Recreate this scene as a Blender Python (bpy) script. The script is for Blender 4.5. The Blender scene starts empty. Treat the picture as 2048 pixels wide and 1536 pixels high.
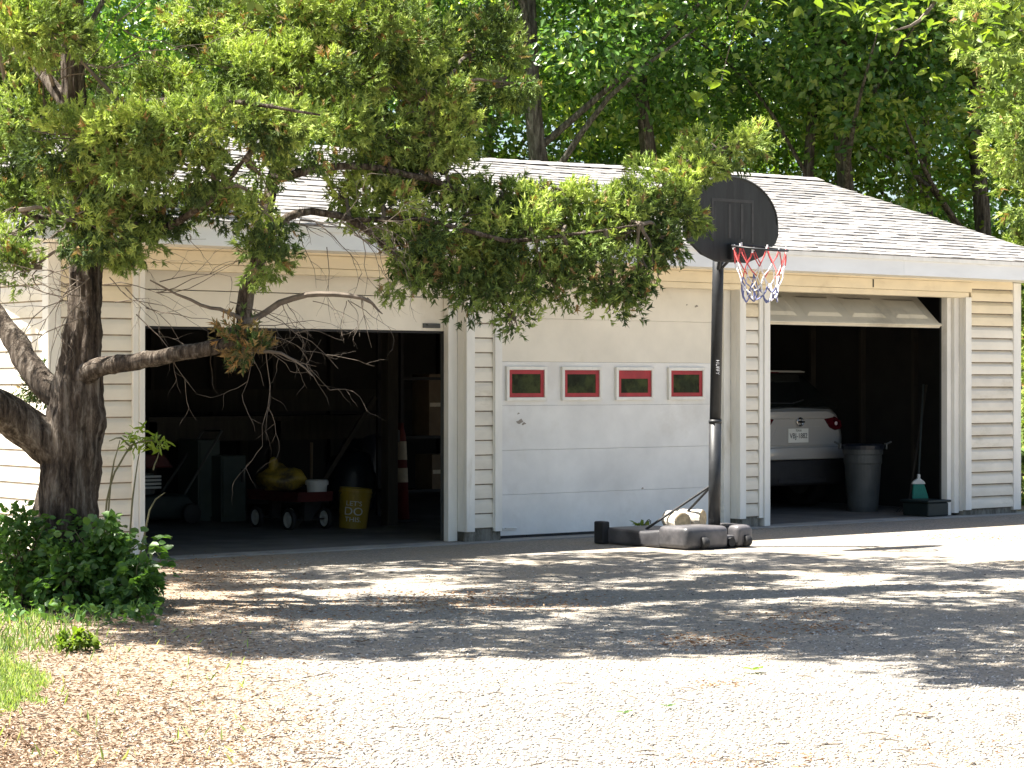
import bpy, bmesh, math, random
import numpy as np
from mathutils import Vector, Matrix
random.seed(7); RNG = np.random.default_rng(7)
scene = bpy.context.scene
COL = scene.collection
R = math.radians

# ------------------------------------------------------------------ camera
TH = R(37.9)                                   # the garage front recedes to the right by this angle
CAM = Vector((-7.77, -15.65, 1.36)); FPX = 4555.0
FW = Vector((math.sin(TH), math.cos(TH), 0)); RT = Vector((math.cos(TH), -math.sin(TH), 0)); UP = Vector((0, 0, 1))
cam = bpy.data.cameras.new('camera'); camo = bpy.data.objects.new('camera', cam); COL.objects.link(camo)
camo.location = CAM; camo.rotation_euler = (R(90), 0, -TH)
cam.lens = 36.0 * FPX / 2048; cam.sensor_width = 36; cam.clip_start = 0.1; cam.clip_end = 900
scene.camera = camo

# ------------------------------------------------------------------ sky, sun, exposure
SUN = Vector((-0.40, 0.30, 1.0)).normalized()   # towards the sun: high, left of and behind the garage
world = bpy.data.worlds.new('World'); scene.world = world; world.use_nodes = True
wn = world.node_tree.nodes; wl = world.node_tree.links
sky = wn.new('ShaderNodeTexSky'); sky.sky_type = 'NISHITA'; sky.sun_disc = False
sky.sun_elevation = math.asin(SUN.z); sky.sun_rotation = math.atan2(SUN.x, SUN.y)
sky.air_density = 1.0; sky.dust_density = 2.0; sky.ozone_density = 1.0
wn['Background'].inputs['Strength'].default_value = 0.05
wl.new(sky.outputs[0], wn['Background'].inputs['Color'])
sun = bpy.data.lights.new('sun', 'SUN'); suno = bpy.data.objects.new('sun', sun); COL.objects.link(suno)
sun.energy = 5.0; sun.angle = R(0.5); sun.color = (1.0, 0.94, 0.85)
suno.rotation_euler = SUN.to_track_quat('Z', 'Y').to_euler(); suno.location = (-10, 8, 25)
vs = scene.view_settings; vs.view_transform = 'Standard'; vs.look = 'None'; vs.exposure = 2.3; vs.gamma = 1.0
vs.use_curve_mapping = False
scene.cycles.max_bounces = 8; scene.cycles.transparent_max_bounces = 8

# ------------------------------------------------------------------ helpers
def P(px, py, Z):                                # point seen at photo pixel (2048 wide) at depth Z metres
    return CAM + Z * (FW + RT * ((px - 1024) / FPX) + UP * ((768 - py) / FPX))
def PY(px, py, Y):                               # ... on the plane y = Y
    d = FW + RT * ((px - 1024) / FPX) + UP * ((768 - py) / FPX)
    return CAM + d * ((Y - CAM.y) / d.y)
def PG(px, py, z=0.0):                           # ... on the ground
    return P(px, py, FPX * (CAM.z - z) / (py - 768))

WORG = {}
def worg(o): return WORG.get(o.name, Vector((0, 0, 0))) if o else Vector((0, 0, 0))
def tag(o, label=None, cat=None, group=None, kind=None):
    if label: o['label'] = label
    if cat: o['category'] = cat
    if group: o['group'] = group
    if kind: o['kind'] = kind
    return o
def empty(name, loc, label=None, cat=None, group=None):
    o = bpy.data.objects.new(name, None); COL.objects.link(o); o.location = loc; o.empty_display_size = 0.2
    WORG[o.name] = Vector(loc); return tag(o, label, cat, group)
def link(name, me, parent=None, origin=None, rot=None):
    o = bpy.data.objects.new(name, me); COL.objects.link(o)
    org = Vector(origin) if origin is not None else worg(parent)
    WORG[o.name] = org
    if parent: o.parent = parent; o.location = org - worg(parent)
    else: o.location = org
    if rot: o.rotation_euler = rot
    return o

class MB:
    def __init__(s): s.v = []; s.f = []
    def add(s, vs_, fs_):
        n = len(s.v); s.v += [tuple(p) for p in vs_]; s.f += [tuple(i + n for i in f) for f in fs_]; return s
    def box(s, x0, x1, y0, y1, z0, z1):
        return s.add([(x0,y0,z0),(x1,y0,z0),(x1,y1,z0),(x0,y1,z0),(x0,y0,z1),(x1,y0,z1),(x1,y1,z1),(x0,y1,z1)],
                     [(0,3,2,1),(4,5,6,7),(0,1,5,4),(1,2,6,5),(2,3,7,6),(3,0,4,7)])
    def tube(s, pts, rad, seg=8, cap=True, noise=0.0, rng=random):
        pts = [Vector(p) for p in pts]; n = len(pts)
        if not hasattr(rad, '__len__'): rad = [rad] * n
        base = len(s.v); ref = None
        for i, p in enumerate(pts):
            t = (pts[min(i + 1, n - 1)] - pts[max(i - 1, 0)])
            t = t.normalized() if t.length > 1e-9 else Vector((0, 0, 1))
            if ref is None: ref = t.orthogonal().normalized()
            a = (ref - t * ref.dot(t)); a = a.normalized() if a.length > 1e-6 else t.orthogonal().normalized()
            ref = a; b = t.cross(a)
            for k in range(seg):
                an = 2 * math.pi * k / seg; rr = rad[i] * (1 + (rng.uniform(-noise, noise) if noise else 0))
                s.v.append(tuple(p + a * (math.cos(an) * rr) + b * (math.sin(an) * rr)))
        for i in range(n - 1):
            for k in range(seg):
                k2 = (k + 1) % seg
                s.f.append((base + i*seg + k, base + i*seg + k2, base + (i+1)*seg + k2, base + (i+1)*seg + k))
        if cap:
            s.f.append(tuple(base + k for k in range(seg))[::-1]); s.f.append(tuple(base + (n-1)*seg + k for k in range(seg)))
        return s
    def lathe(s, prof, c, seg=24, axis='z', closed=False):
        base = len(s.v); c = Vector(c); n = len(prof)
        for r, h in prof:
            for k in range(seg):
                a = 2 * math.pi * k / seg
                p = {'z': (r*math.cos(a), r*math.sin(a), h), 'x': (h, r*math.cos(a), r*math.sin(a)), 'y': (r*math.sin(a), h, r*math.cos(a))}[axis]
                s.v.append(tuple(c + Vector(p)))
        for i in range(n - 1 + (1 if closed else 0)):
            j = (i + 1) % n
            for k in range(seg):
                k2 = (k + 1) % seg
                s.f.append((base + i*seg + k, base + i*seg + k2, base + j*seg + k2, base + j*seg + k))
        if not closed:
            s.f.append(tuple(base + k for k in range(seg))[::-1]); s.f.append(tuple(base + (n-1)*seg + k for k in range(seg)))
        return s
    def prism(s, poly, o, u, v, w):               # polygon in (u,v) about o, extruded by vector w
        o = Vector(o); u = Vector(u); v = Vector(v); w = Vector(w); n = len(poly)
        a = [o + u*p + v*q for p, q in poly]; b = [x + w for x in a]
        return s.add(a + b, [tuple(range(n))[::-1], tuple(range(n, 2*n))] + [(i, (i+1) % n, n + (i+1) % n, n + i) for i in range(n)])
    def sphere(s, c, r, seg=12, rings=8, sc=(1,1,1)):
        c = Vector(c); base = len(s.v)
        for i in range(rings + 1):
            ph = math.pi * i / rings
            for k in range(seg):
                a = 2*math.pi*k/seg
                s.v.append((c.x + r*sc[0]*math.sin(ph)*math.cos(a), c.y + r*sc[1]*math.sin(ph)*math.sin(a), c.z + r*sc[2]*math.cos(ph)))
        for i in range(rings):
            for k in range(seg):
                s.f.append((base+i*seg+k, base+(i+1)*seg+k, base+(i+1)*seg+(k+1) % seg, base+i*seg+(k+1) % seg))
        return s
    def mesh(s, name, mat, org=(0,0,0), smooth=False, bevel=0, bseg=2, fix=True):
        bm = bmesh.new(); O = Vector(org)
        vv = [bm.verts.new(Vector(p) - O) for p in s.v]
        for f in s.f:
            try: bm.faces.new([vv[i] for i in f])
            except ValueError: pass
        if smooth or bevel: bmesh.ops.remove_doubles(bm, verts=bm.verts, dist=1e-5)
        if fix: bmesh.ops.recalc_face_normals(bm, faces=bm.faces)
        if bevel:
            ed = [e for e in bm.edges if len(e.link_faces) == 2 and e.calc_face_angle(0) > 0.5]
            bmesh.ops.bevel(bm, geom=ed, offset=bevel, segments=bseg, profile=0.5, affect='EDGES', clamp_overlap=True)
        me = bpy.data.meshes.new(name); bm.to_mesh(me); bm.free()
        if mat: me.materials.append(mat)
        if smooth: me.polygons.foreach_set('use_smooth', [True] * len(me.polygons))
        return me
    def build(s, name, mat, parent=None, origin=None, **k):
        org = Vector(origin) if origin is not None else worg(parent)
        return link(name, s.mesh(name, mat, org, **k), parent, org)

def np_mesh(name, verts, tris, mat, attr=None):
    me = bpy.data.meshes.new(name)
    n, m = len(verts), len(tris)
    me.vertices.add(n); me.vertices.foreach_set('co', np.ascontiguousarray(verts, dtype=np.float32).ravel())
    me.loops.add(m * 3); me.loops.foreach_set('vertex_index', np.ascontiguousarray(tris, dtype=np.int32).ravel())
    me.polygons.add(m); me.polygons.foreach_set('loop_start', np.arange(0, m*3, 3, dtype=np.int32))
    me.update(calc_edges=True)
    if attr is not None:
        a = me.attributes.new('tint', 'FLOAT', 'POINT'); a.data.foreach_set('value', np.ascontiguousarray(attr, dtype=np.float32))
    me.materials.append(mat); return me

# ------------------------------------------------------------------ materials
def nodes(name):
    m = bpy.data.materials.new(name); m.use_nodes = True
    nt = m.node_tree; return m, nt.nodes, nt.links, nt.nodes['Principled BSDF']
def tc(N, L, scale=(1,1,1), kind='Object'):
    t = N.new('ShaderNodeTexCoord'); mp = N.new('ShaderNodeMapping'); mp.inputs['Scale'].default_value = scale
    if kind == 'World':
        g = N.new('ShaderNodeNewGeometry'); L.new(g.outputs['Position'], mp.inputs[0])
    else: L.new(t.outputs[kind], mp.inputs[0])
    return mp.outputs[0]
def noise(N, L, vec, scale, detail=4, rough=0.6):
    n = N.new('ShaderNodeTexNoise'); n.inputs['Scale'].default_value = scale; n.inputs['Detail'].default_value = detail
    n.inputs['Roughness'].default_value = rough; L.new(vec, n.inputs['Vector']); return n.outputs['Fac']
def ramp(N, L, fac, stops):
    r = N.new('ShaderNodeValToRGB'); L.new(fac, r.inputs[0]); e = r.color_ramp.elements
    while len(e) < len(stops): e.new(0.5)
    for i, (p, c) in enumerate(stops):
        e[i].position = p; e[i].color = (*c, 1) if len(c) == 3 else c
    return r.outputs[0]
def mix(N, L, fac, a, b, mode='MIX'):
    m = N.new('ShaderNodeMix'); m.data_type = 'RGBA'; m.blend_type = mode
    if isinstance(fac, (int, float)): m.inputs[0].default_value = fac
    else: L.new(fac, m.inputs[0])
    for sck, x in ((6, a), (7, b)):
        if isinstance(x, tuple): m.inputs[sck].default_value = (*x, 1)
        else: L.new(x, m.inputs[sck])
    return m.outputs[2]
def bump(N, L, b, h, strength=0.3, dist=0.01):
    bp = N.new('ShaderNodeBump'); bp.inputs['Strength'].default_value = strength; bp.inputs['Distance'].default_value = dist
    L.new(h, bp.inputs['Height']); L.new(bp.outputs[0], b.inputs['Normal']); return bp
def mulc(c, k): return tuple(min(1, x*k) for x in c)

def plain(name, col, rough=0.6, var=0.25, scale=6, metal=0.0, bmp=0.15, bscale=60, spec=0.4, stretch=(1,1,1), rnd=0.0, dirt_or_refl=None, dirt_or_refl_amt=(0.55,0.75)):
    m, N, L, b = nodes(name)
    v = tc(N, L, stretch, 'World')
    c = ramp(N, L, noise(N, L, v, scale), [(0.3, mulc(col, 1 - var)), (0.7, mulc(col, 1 + var*0.6))])
    if dirt_or_refl:  # second blotchy colour
        d = ramp(N, L, noise(N, L, v, scale*0.45, 6, 0.7), [(dirt_or_refl_amt[0], (0,0,0)), (dirt_or_refl_amt[1], (1,1,1))])
        c = mix(N, L, d, c, dirt_or_refl)
    if rnd:
        oi = N.new('ShaderNodeObjectInfo')
        g = ramp(N, L, oi.outputs['Random'], [(0, (1-rnd,)*3), (1, (1+rnd*0.5,)*3)])
        c = mix(N, L, 1.0, c, g, 'MULTIPLY')
    L.new(c, b.inputs['Base Color']); b.inputs['Roughness'].default_value = rough; b.inputs['Metallic'].default_value = metal
    b.inputs['Specular IOR Level'].default_value = spec
    if bmp: bump(N, L, b, noise(N, L, v, bscale, 3), bmp, 0.006)
    return m

M = {}
M['siding'] = plain('siding_vinyl', (0.74,0.69,0.585), 0.5, 0.12, 3, bmp=0.1, bscale=40, rnd=0.06, dirt_or_refl=(0.42,0.37,0.26), dirt_or_refl_amt=(0.56,0.82), stretch=(1,1,2.2))
M['lap_lip'] = plain('lap_lip_brown', (0.24,0.205,0.155), 0.8, 0.5, 12, bmp=0)
M['trim'] = plain('trim_paint', (0.78,0.765,0.71), 0.45, 0.10, 2.5, bmp=0.12, bscale=25, dirt_or_refl=(0.45,0.40,0.30), dirt_or_refl_amt=(0.60,0.85), stretch=(3,3,0.8))
M['cream'] = plain('cream_paint', (0.78,0.68,0.49), 0.5, 0.10, 3, bmp=0.12, bscale=30, dirt_or_refl=(0.46,0.36,0.22), dirt_or_refl_amt=(0.55,0.85), stretch=(1,1,2))
M['ivory'] = plain('ivory_paint', (0.78,0.735,0.63), 0.5, 0.10, 2, bmp=0.2, bscale=20, dirt_or_refl=(0.5,0.42,0.3), dirt_or_refl_amt=(0.6,0.9))
M['door_paint'] = plain('door_paint', (0.77,0.765,0.735), 0.55, 0.12, 2.2, bmp=0.6, bscale=9, dirt_or_refl=(0.60,0.575,0.52), dirt_or_refl_amt=(0.52,0.8))
M['door_metal'] = plain('door_panel_paint', (0.74,0.69,0.56), 0.45, 0.12, 2, bmp=0.08, dirt_or_refl=(0.36,0.33,0.26))
M['fascia'] = plain('fascia_metal', (0.74,0.76,0.77), 0.4, 0.10, 2, bmp=0.06, dirt_or_refl=(0.42,0.42,0.36), dirt_or_refl_amt=(0.6,0.8), stretch=(0.6,1,2))
M['shingle'] = plain('shingle_asphalt', (0.25,0.242,0.235), 0.9, 0.38, 11, bmp=0.6, bscale=160, rnd=0.25, spec=0.2)
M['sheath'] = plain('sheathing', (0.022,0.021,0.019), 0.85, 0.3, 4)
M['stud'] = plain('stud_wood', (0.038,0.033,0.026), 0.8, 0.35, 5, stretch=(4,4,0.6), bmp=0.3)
M['block'] = plain('block_concrete', (0.22,0.21,0.18), 0.9, 0.45, 9, bmp=0.5, dirt_or_refl=(0.07,0.065,0.05), dirt_or_refl_amt=(0.45,0.6), stretch=(2,2,0.7))
M['slab'] = plain('concrete_slab', (0.30,0.29,0.27), 0.85, 0.3, 2, bmp=0.35, bscale=50, dirt_or_refl=(0.14,0.12,0.10))
M['chip'] = plain('bare_chip', (0.30,0.27,0.23), 0.8, 0.3, 40)
M['floor'] = plain('darkened_floor', (0.13,0.125,0.115), 0.85, 0.4, 2, bmp=0.35, bscale=50, dirt_or_refl=(0.05,0.045,0.04))  # darker copy of the slab concrete, to deepen the shade inside
M['red'] = plain('red_paint', (0.36,0.016,0.025), 0.45, 0.25, 10, bmp=0.2)
M['black_paint'] = plain('black_steel', (0.020,0.022,0.025), 0.5, 0.4, 12, bmp=0.1, dirt_or_refl=(0.16,0.16,0.16), dirt_or_refl_amt=(0.66,0.78))
M['board'] = plain('backboard_plastic', (0.022,0.025,0.025), 0.65, 0.35, 5, bmp=0.15, dirt_or_refl=(0.05,0.052,0.052), dirt_or_refl_amt=(0.55,0.8), stretch=(5,5,0.6))
M['board_line'] = plain('backboard_line', (0.045,0.046,0.045), 0.65, 0.3, 14, bmp=0.1)
M['base_plastic'] = plain('base_plastic', (0.055,0.055,0.06), 0.42, 0.4, 5, bmp=0.08, dirt_or_refl=(0.15,0.14,0.145), dirt_or_refl_amt=(0.45,0.75))
M['dark'] = plain('dark_rubber', (0.018,0.018,0.019), 0.7, 0.3, 10)
M['net_red'] = plain('net_red', (0.60,0.10,0.10), 0.8, 0.2, 40, bmp=0)
M['net_white'] = plain('net_white', (0.78,0.77,0.78), 0.8, 0.1, 40, bmp=0)
M['net_blue'] = plain('net_blue', (0.16,0.18,0.36), 0.8, 0.3, 40, bmp=0)
M['log_bark'] = plain('pale_log_bark', (0.55,0.50,0.42), 0.8, 0.3, 20, bmp=0.4, dirt_or_refl=(0.25,0.2,0.14))
M['log_end'] = plain('log_cut_end', (0.52,0.40,0.24), 0.8, 0.35, 30, bmp=0.3)
M['car_paint'] = plain('car_paint', (0.46,0.445,0.41), 0.22, 0.05, 2, metal=0.25, bmp=0, spec=0.5)
M['glass'] = plain('dark_glass', (0.012,0.014,0.013), 0.06, 0.3, 3, bmp=0, spec=0.5)
M['pane'] = plain('window_glass', (0.012,0.020,0.010), 0.12, 0.8, 9, bmp=0.05, bscale=8, spec=0.12, dirt_or_refl=(0.045,0.06,0.02), dirt_or_refl_amt=(0.45,0.6))  # green blotches painted into the glass as reflected trees
M['tail'] = plain('taillight_red', (0.06,0.004,0.008), 0.12, 0.3, 20, bmp=0, spec=0.6)
M['tail_clear'] = plain('taillight_clear', (0.60,0.52,0.52), 0.15, 0.1, 20, bmp=0)
M['chrome'] = plain('chrome', (0.78,0.78,0.78), 0.12, 0.05, 3, metal=1.0, bmp=0)
M['plate'] = plain('plate_white', (0.70,0.70,0.64), 0.5, 0.05, 9, bmp=0)
M['ink'] = plain('ink_black', (0.02,0.02,0.022), 0.6, 0.1, 9, bmp=0)
M['gray_plastic'] = plain('gray_plastic', (0.07,0.076,0.074), 0.5, 0.2, 6, bmp=0.1)
M['teal'] = plain('teal_bristle', (0.015,0.17,0.13), 0.7, 0.4, 60, bmp=0.3, stretch=(6,6,0.6))
M['white_plastic'] = plain('white_plastic', (0.5,0.52,0.51), 0.4, 0.06, 6, bmp=0)
M['yellow_plastic'] = plain('yellow_bucket', (0.27,0.19,0.02), 0.45, 0.15, 5, bmp=0.05)
M['yellow_bag'] = plain('yellow_bag', (0.30,0.22,0.03), 0.5, 0.5, 9, bmp=0.9, bscale=16, dirt_or_refl=(0.06,0.05,0.03), dirt_or_refl_amt=(0.45,0.6))
M['wagon_red'] = plain('wagon_dull_red', (0.07,0.014,0.014), 0.5, 0.4, 8)
M['green_metal'] = plain('dull_green_metal', (0.012,0.02,0.019), 0.5, 0.35, 6)
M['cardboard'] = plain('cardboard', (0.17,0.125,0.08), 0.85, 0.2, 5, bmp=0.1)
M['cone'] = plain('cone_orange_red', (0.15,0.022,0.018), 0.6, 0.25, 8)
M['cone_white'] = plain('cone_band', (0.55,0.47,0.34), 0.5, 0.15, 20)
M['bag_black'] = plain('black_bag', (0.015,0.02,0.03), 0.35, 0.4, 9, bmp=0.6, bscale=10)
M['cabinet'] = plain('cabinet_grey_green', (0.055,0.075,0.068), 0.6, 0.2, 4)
M['mask'] = plain('pale_plaster', (0.6,0.61,0.6), 0.7, 0.2, 8)
M['brass'] = plain('brass', (0.5,0.38,0.15), 0.35, 0.2, 9, metal=0.7, bmp=0)
M['twig'] = plain('dead_twig', (0.14,0.115,0.09), 0.85, 0.45, 14, bmp=0.2)
M['hose'] = plain('black_hose', (0.05,0.055,0.06), 0.35, 0.4, 8)
M['stem'] = plain('green_stem', (0.10,0.10,0.05), 0.7, 0.3, 12)

def bark_mat(name, c0, c1, c2):
    m, N, L, b = nodes(name)
    v = tc(N, L, (15, 15, 2.0), 'World'); v2 = tc(N, L, (30, 30, 9), 'World')
    n1 = noise(N, L, v, 1.6, 9, 0.62); n2 = noise(N, L, v2, 2.0, 6, 0.7)
    ad = N.new('ShaderNodeMath'); ad.operation = 'MULTIPLY_ADD'; ad.inputs[1].default_value = 0.35; L.new(n2, ad.inputs[0]); L.new(n1, ad.inputs[2])
    c = ramp(N, L, ad.outputs[0], [(0.52, c0), (0.68, c1), (0.86, c2)])
    L.new(c, b.inputs['Base Color']); b.inputs['Roughness'].default_value = 0.9; b.inputs['Specular IOR Level'].default_value = 0.2
    bump(N, L, b, ad.outputs[0], 1.0, 0.06); return m
M['cedar_bark'] = bark_mat('cedar_bark', (0.016,0.012,0.009), (0.085,0.066,0.05), (0.23,0.20,0.165))
M['tree_bark'] = bark_mat('grey_bark', (0.03,0.027,0.022), (0.09,0.08,0.065), (0.19,0.18,0.15))

def leaf_mat(name, stops, trans=0.35, rough=0.5, tcol=(1.3,1.35,0.5), spec=0.35):
    m, N, L, b = nodes(name)
    a = N.new('ShaderNodeAttribute'); a.attribute_name = 'tint'
    c = ramp(N, L, a.outputs['Fac'], stops)
    L.new(c, b.inputs['Base Color']); b.inputs['Roughness'].default_value = rough; b.inputs['Specular IOR Level'].default_value = spec
    t = N.new('ShaderNodeBsdfTranslucent')
    L.new(mix(N, L, 1.0, c, tcol, 'MULTIPLY'), t.inputs['Color'])
    ms = N.new('ShaderNodeMixShader'); ms.inputs[0].default_value = trans
    L.new(b.outputs[0], ms.inputs[1]); L.new(t.outputs[0], ms.inputs[2])
    L.new(ms.outputs[0], N['Material Output'].inputs['Surface']); return m
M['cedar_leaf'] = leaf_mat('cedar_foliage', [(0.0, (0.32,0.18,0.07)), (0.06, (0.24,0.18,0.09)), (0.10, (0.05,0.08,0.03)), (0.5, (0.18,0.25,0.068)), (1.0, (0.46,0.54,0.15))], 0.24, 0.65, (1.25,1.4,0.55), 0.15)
M['leaf'] = leaf_mat('broad_leaf', [(0.0, (0.05,0.115,0.03)), (0.55, (0.11,0.215,0.05)), (1.0, (0.34,0.42,0.11))], 0.45, 0.33, (1.35,1.4,0.5), 0.5)
M['leaf_light'] = leaf_mat('fresh_leaf', [(0.0, (0.06,0.12,0.02)), (1.0, (0.20,0.27,0.04))], 0.5, 0.45)
M['shrub_leaf'] = leaf_mat('shrub_leaf', [(0.0, (0.05,0.11,0.03)), (0.7, (0.095,0.19,0.05)), (1.0, (0.17,0.27,0.075))], 0.42, 0.38)
M['grass'] = leaf_mat('grass_blade', [(0.0, (0.10,0.16,0.05)), (0.7, (0.30,0.40,0.13)), (1.0, (0.46,0.46,0.24))], 0.4, 0.5)
M['litter'] = leaf_mat('dry_litter', [(0.0, (0.08,0.055,0.04)), (0.4, (0.24,0.165,0.11)), (0.8, (0.38,0.28,0.20)), (1.0, (0.52,0.46,0.38))], 0.1, 0.8, (1,1,1), 0.1)
M['needle_litter'] = leaf_mat('orange_litter', [(0.0, (0.16,0.08,0.04)), (0.6, (0.40,0.22,0.11)), (1.0, (0.50,0.36,0.22))], 0.1, 0.8, (1,1,1), 0.1)
M['pebble'] = leaf_mat('pebble', [(0.0, (0.10,0.095,0.09)), (0.3, (0.26,0.24,0.215)), (0.8, (0.40,0.375,0.335)), (1.0, (0.55,0.53,0.50))], 0.0, 0.85, (1,1,1), 0.2)

# ------------------------------------------------------------------ ground, driveway, apron
def ground_material():
    m, N, L, b = nodes('ground_soil')
    v = tc(N, L, (1,1,1), 'World')
    n1 = noise(N, L, v, 1.3, 6, 0.65); n2 = noise(N, L, v, 26, 6, 0.75)
    soil = mix(N, L, ramp(N, L, n2, [(0.35,(0,0,0)),(0.65,(1,1,1))]), (0.16,0.12,0.085), (0.41,0.335,0.25))
    grass = mix(N, L, ramp(N, L, n2, [(0.35,(0,0,0)),(0.65,(1,1,1))]), (0.05,0.09,0.02), (0.12,0.18,0.04))
    sx = N.new('ShaderNodeSeparateXYZ'); L.new(v, sx.inputs[0])
    far = N.new('ShaderNodeMath'); far.operation = 'GREATER_THAN'; far.inputs[1].default_value = 7.2; L.new(sx.outputs[1], far.inputs[0])
    gl = ramp(N, L, n1, [(0.50,(0,0,0)),(0.62,(1,1,1))])
    mx = N.new('ShaderNodeMath'); mx.operation = 'MAXIMUM'; L.new(far.outputs[0], mx.inputs[0])
    sc_ = N.new('ShaderNodeMath'); sc_.operation = 'MULTIPLY'; sc_.inputs[1].default_value = 0.25; L.new(gl, sc_.inputs[0]); L.new(sc_.outputs[0], mx.inputs[1])
    L.new(mix(N, L, mx.outputs[0], soil, grass), b.inputs['Base Color']); b.inputs['Roughness'].default_value = 0.95
    b.inputs['Specular IOR Level'].default_value = 0.1
    bump(N, L, b, n2, 0.8, 0.03); return m
def driveway_material():
    m, N, L, b = nodes('chip_seal_gravel')
    v = tc(N, L, (1,1,1), 'World')
    vo = N.new('ShaderNodeTexVoronoi'); vo.inputs['Scale'].default_value = 105; L.new(v, vo.inputs['Vector'])
    n1 = noise(N, L, v, 0.9, 5, 0.6); n2 = noise(N, L, v, 38, 5, 0.8)
    st = mix(N, L, ramp(N, L, n2, [(0.34,(0,0,0)),(0.62,(1,1,1))]), (0.17,0.155,0.135), (0.40,0.375,0.335))
    sp = N.new('ShaderNodeSeparateColor'); L.new(vo.outputs['Color'], sp.inputs[0])
    st = mix(N, L, 0.5, st, ramp(N, L, sp.outputs[0], [(0,(0.45,0.43,0.41)),(0.5,(0.9,0.88,0.84)),(1,(1.25,1.2,1.12))]), 'MULTIPLY')
    st = mix(N, L, ramp(N, L, vo.outputs['Distance'], [(0.0,(0,0,0)),(0.5,(0,0,0)),(0.95,(0.45,0.45,0.45))]), st, (0.09,0.08,0.065))
    st = mix(N, L, ramp(N, L, n1, [(0.45,(0,0,0)),(0.75,(0.55,0.55,0.55))]), st, (0.36,0.29,0.20))
    at = N.new('ShaderNodeAttribute'); at.attribute_name = 'tint'    # 0 on the driveway, 1 at its worn edge
    ad = N.new('ShaderNodeMath'); ad.operation = 'ADD'; L.new(at.outputs['Fac'], ad.inputs[0])
    n3 = noise(N, L, v, 3.0, 6, 0.7); sb = N.new('ShaderNodeMath'); sb.operation = 'SUBTRACT'; sb.inputs[1].default_value = 0.5; L.new(n3, sb.inputs[0]); L.new(sb.outputs[0], ad.inputs[1])
    soil = mix(N, L, ramp(N, L, n2, [(0.35,(0,0,0)),(0.65,(1,1,1))]), (0.16,0.12,0.085), (0.41,0.335,0.25))
    L.new(mix(N, L, ramp(N, L, ad.outputs[0], [(0.30,(0,0,0)),(0.75,(1,1,1))]), st, soil), b.inputs['Base Color'])
    b.inputs['Roughness'].default_value = 0.92; b.inputs['Specular IOR Level'].default_value = 0.15
    bump(N, L, b, n2, 0.9, 0.02); return m
M['ground'] = ground_material(); M['drive'] = driveway_material()

def grid_sheet(name, x0, x1, y0, y1, nx, ny, zf, mat, attr=None):
    xs = np.linspace(x0, x1, nx); ys = np.linspace(y0, y1, ny); X, Y = np.meshgrid(xs, ys)
    V = np.stack([X, Y, zf(X, Y)], -1).reshape(-1, 3)
    i = np.arange(ny-1)[:, None]*nx + np.arange(nx-1)[None, :]; i = i.ravel()
    T = np.concatenate([np.stack([i, i+1, i+nx+1], 1), np.stack([i, i+nx+1, i+nx], 1)])
    return np_mesh(name, V, T, mat, attr(X, Y).ravel() if attr else None)
g = MB(); g.add([(-400,-400,-0.012),(400,-400,-0.012),(400,400,-0.012),(-400,400,-0.012)], [(0,1,2,3)])
tag(g.build('ground', M['ground'], fix=False), kind='structure')
def edge_x(y): return 1.5 + 0.58*y if y < -0.3 else 1.33
def worn(X, Y): return np.clip(1.0 - (X - (1.15 + 0.60*Y))/1.5, 0, 1)
def undul(X, Y): return 0.004*np.sin(X*1.7+Y)*np.sin(Y*1.3+0.4)*np.clip((-0.8-Y)/2, 0, 1) - 0.004
me = grid_sheet('driveway', -12, 30, -24, -0.09, 120, 90, undul, M['drive'], worn)
tag(link('driveway', me), kind='structure')
a = MB().box(-0.2, 11.6, -0.10, 0.16, -0.1, 0.006); tag(a.build('concrete_apron', M['slab']), kind='structure')

# ------------------------------------------------------------------ garage
GD = 6.6; GL = 11.17
garage = empty('garage', (0, 0, 0), 'long white sided three-bay garage with grey shingle roof behind the cedar', 'garage')
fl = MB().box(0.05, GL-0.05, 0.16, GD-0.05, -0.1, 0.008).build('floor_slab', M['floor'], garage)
# openings: (left, right)
OP = [(0.80, 3.80), (4.29, 7.03), (7.51, 10.17)]
ZO = 2.25; ZT = 2.42
w = MB()
for a0, a1 in ((0.0,0.70),(3.99,4.21),(7.197,7.378),(10.40,GL)): w.box(a0+0.01, a1-0.01, 0.02, 0.12, 0.07, ZT+0.12)
w.box(0.01, GL-0.01, 0.021, 0.119, ZO+0.02, ZT+0.115)
front = w.build('front_wall', M['sheath'], garage)
# siding boards: one rounded lap per course
CH = 0.1262
def siding_profile(h=CH, bulge=0.020):
    return [(0.0, h+0.012), (-0.006, h), (-bulge*0.85, h*0.72), (-bulge, h*0.45), (-bulge*1.02, h*0.18), (-bulge*1.0, 0.011), (-bulge*0.55, 0.003), (-0.004, 0.0)]
def siding_mesh(name, length, axis='x', bulge=0.020):
    prof = siding_profile(bulge=bulge); n = len(prof); v = []; f = []
    for e in (0, length):
        for y, z in prof: v.append((e, y, z) if axis == 'x' else (y, e, z))
    for i in range(n-1): f.append((i, i+1, n+i+1, n+i))
    f += [tuple(range(n))[::-1], tuple(range(n, 2*n))]
    mb = MB(); mb.add(v, f); me = mb.mesh(name, M['siding']); me.materials.append(M['lap_lip'])
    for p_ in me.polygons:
        if len(p_.vertices) == 4 and max(me.vertices[i].co.z for i in p_.vertices) < 0.012: p_.material_index = 1  # lowest lip of each lap takes the darker brown
    return me
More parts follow.
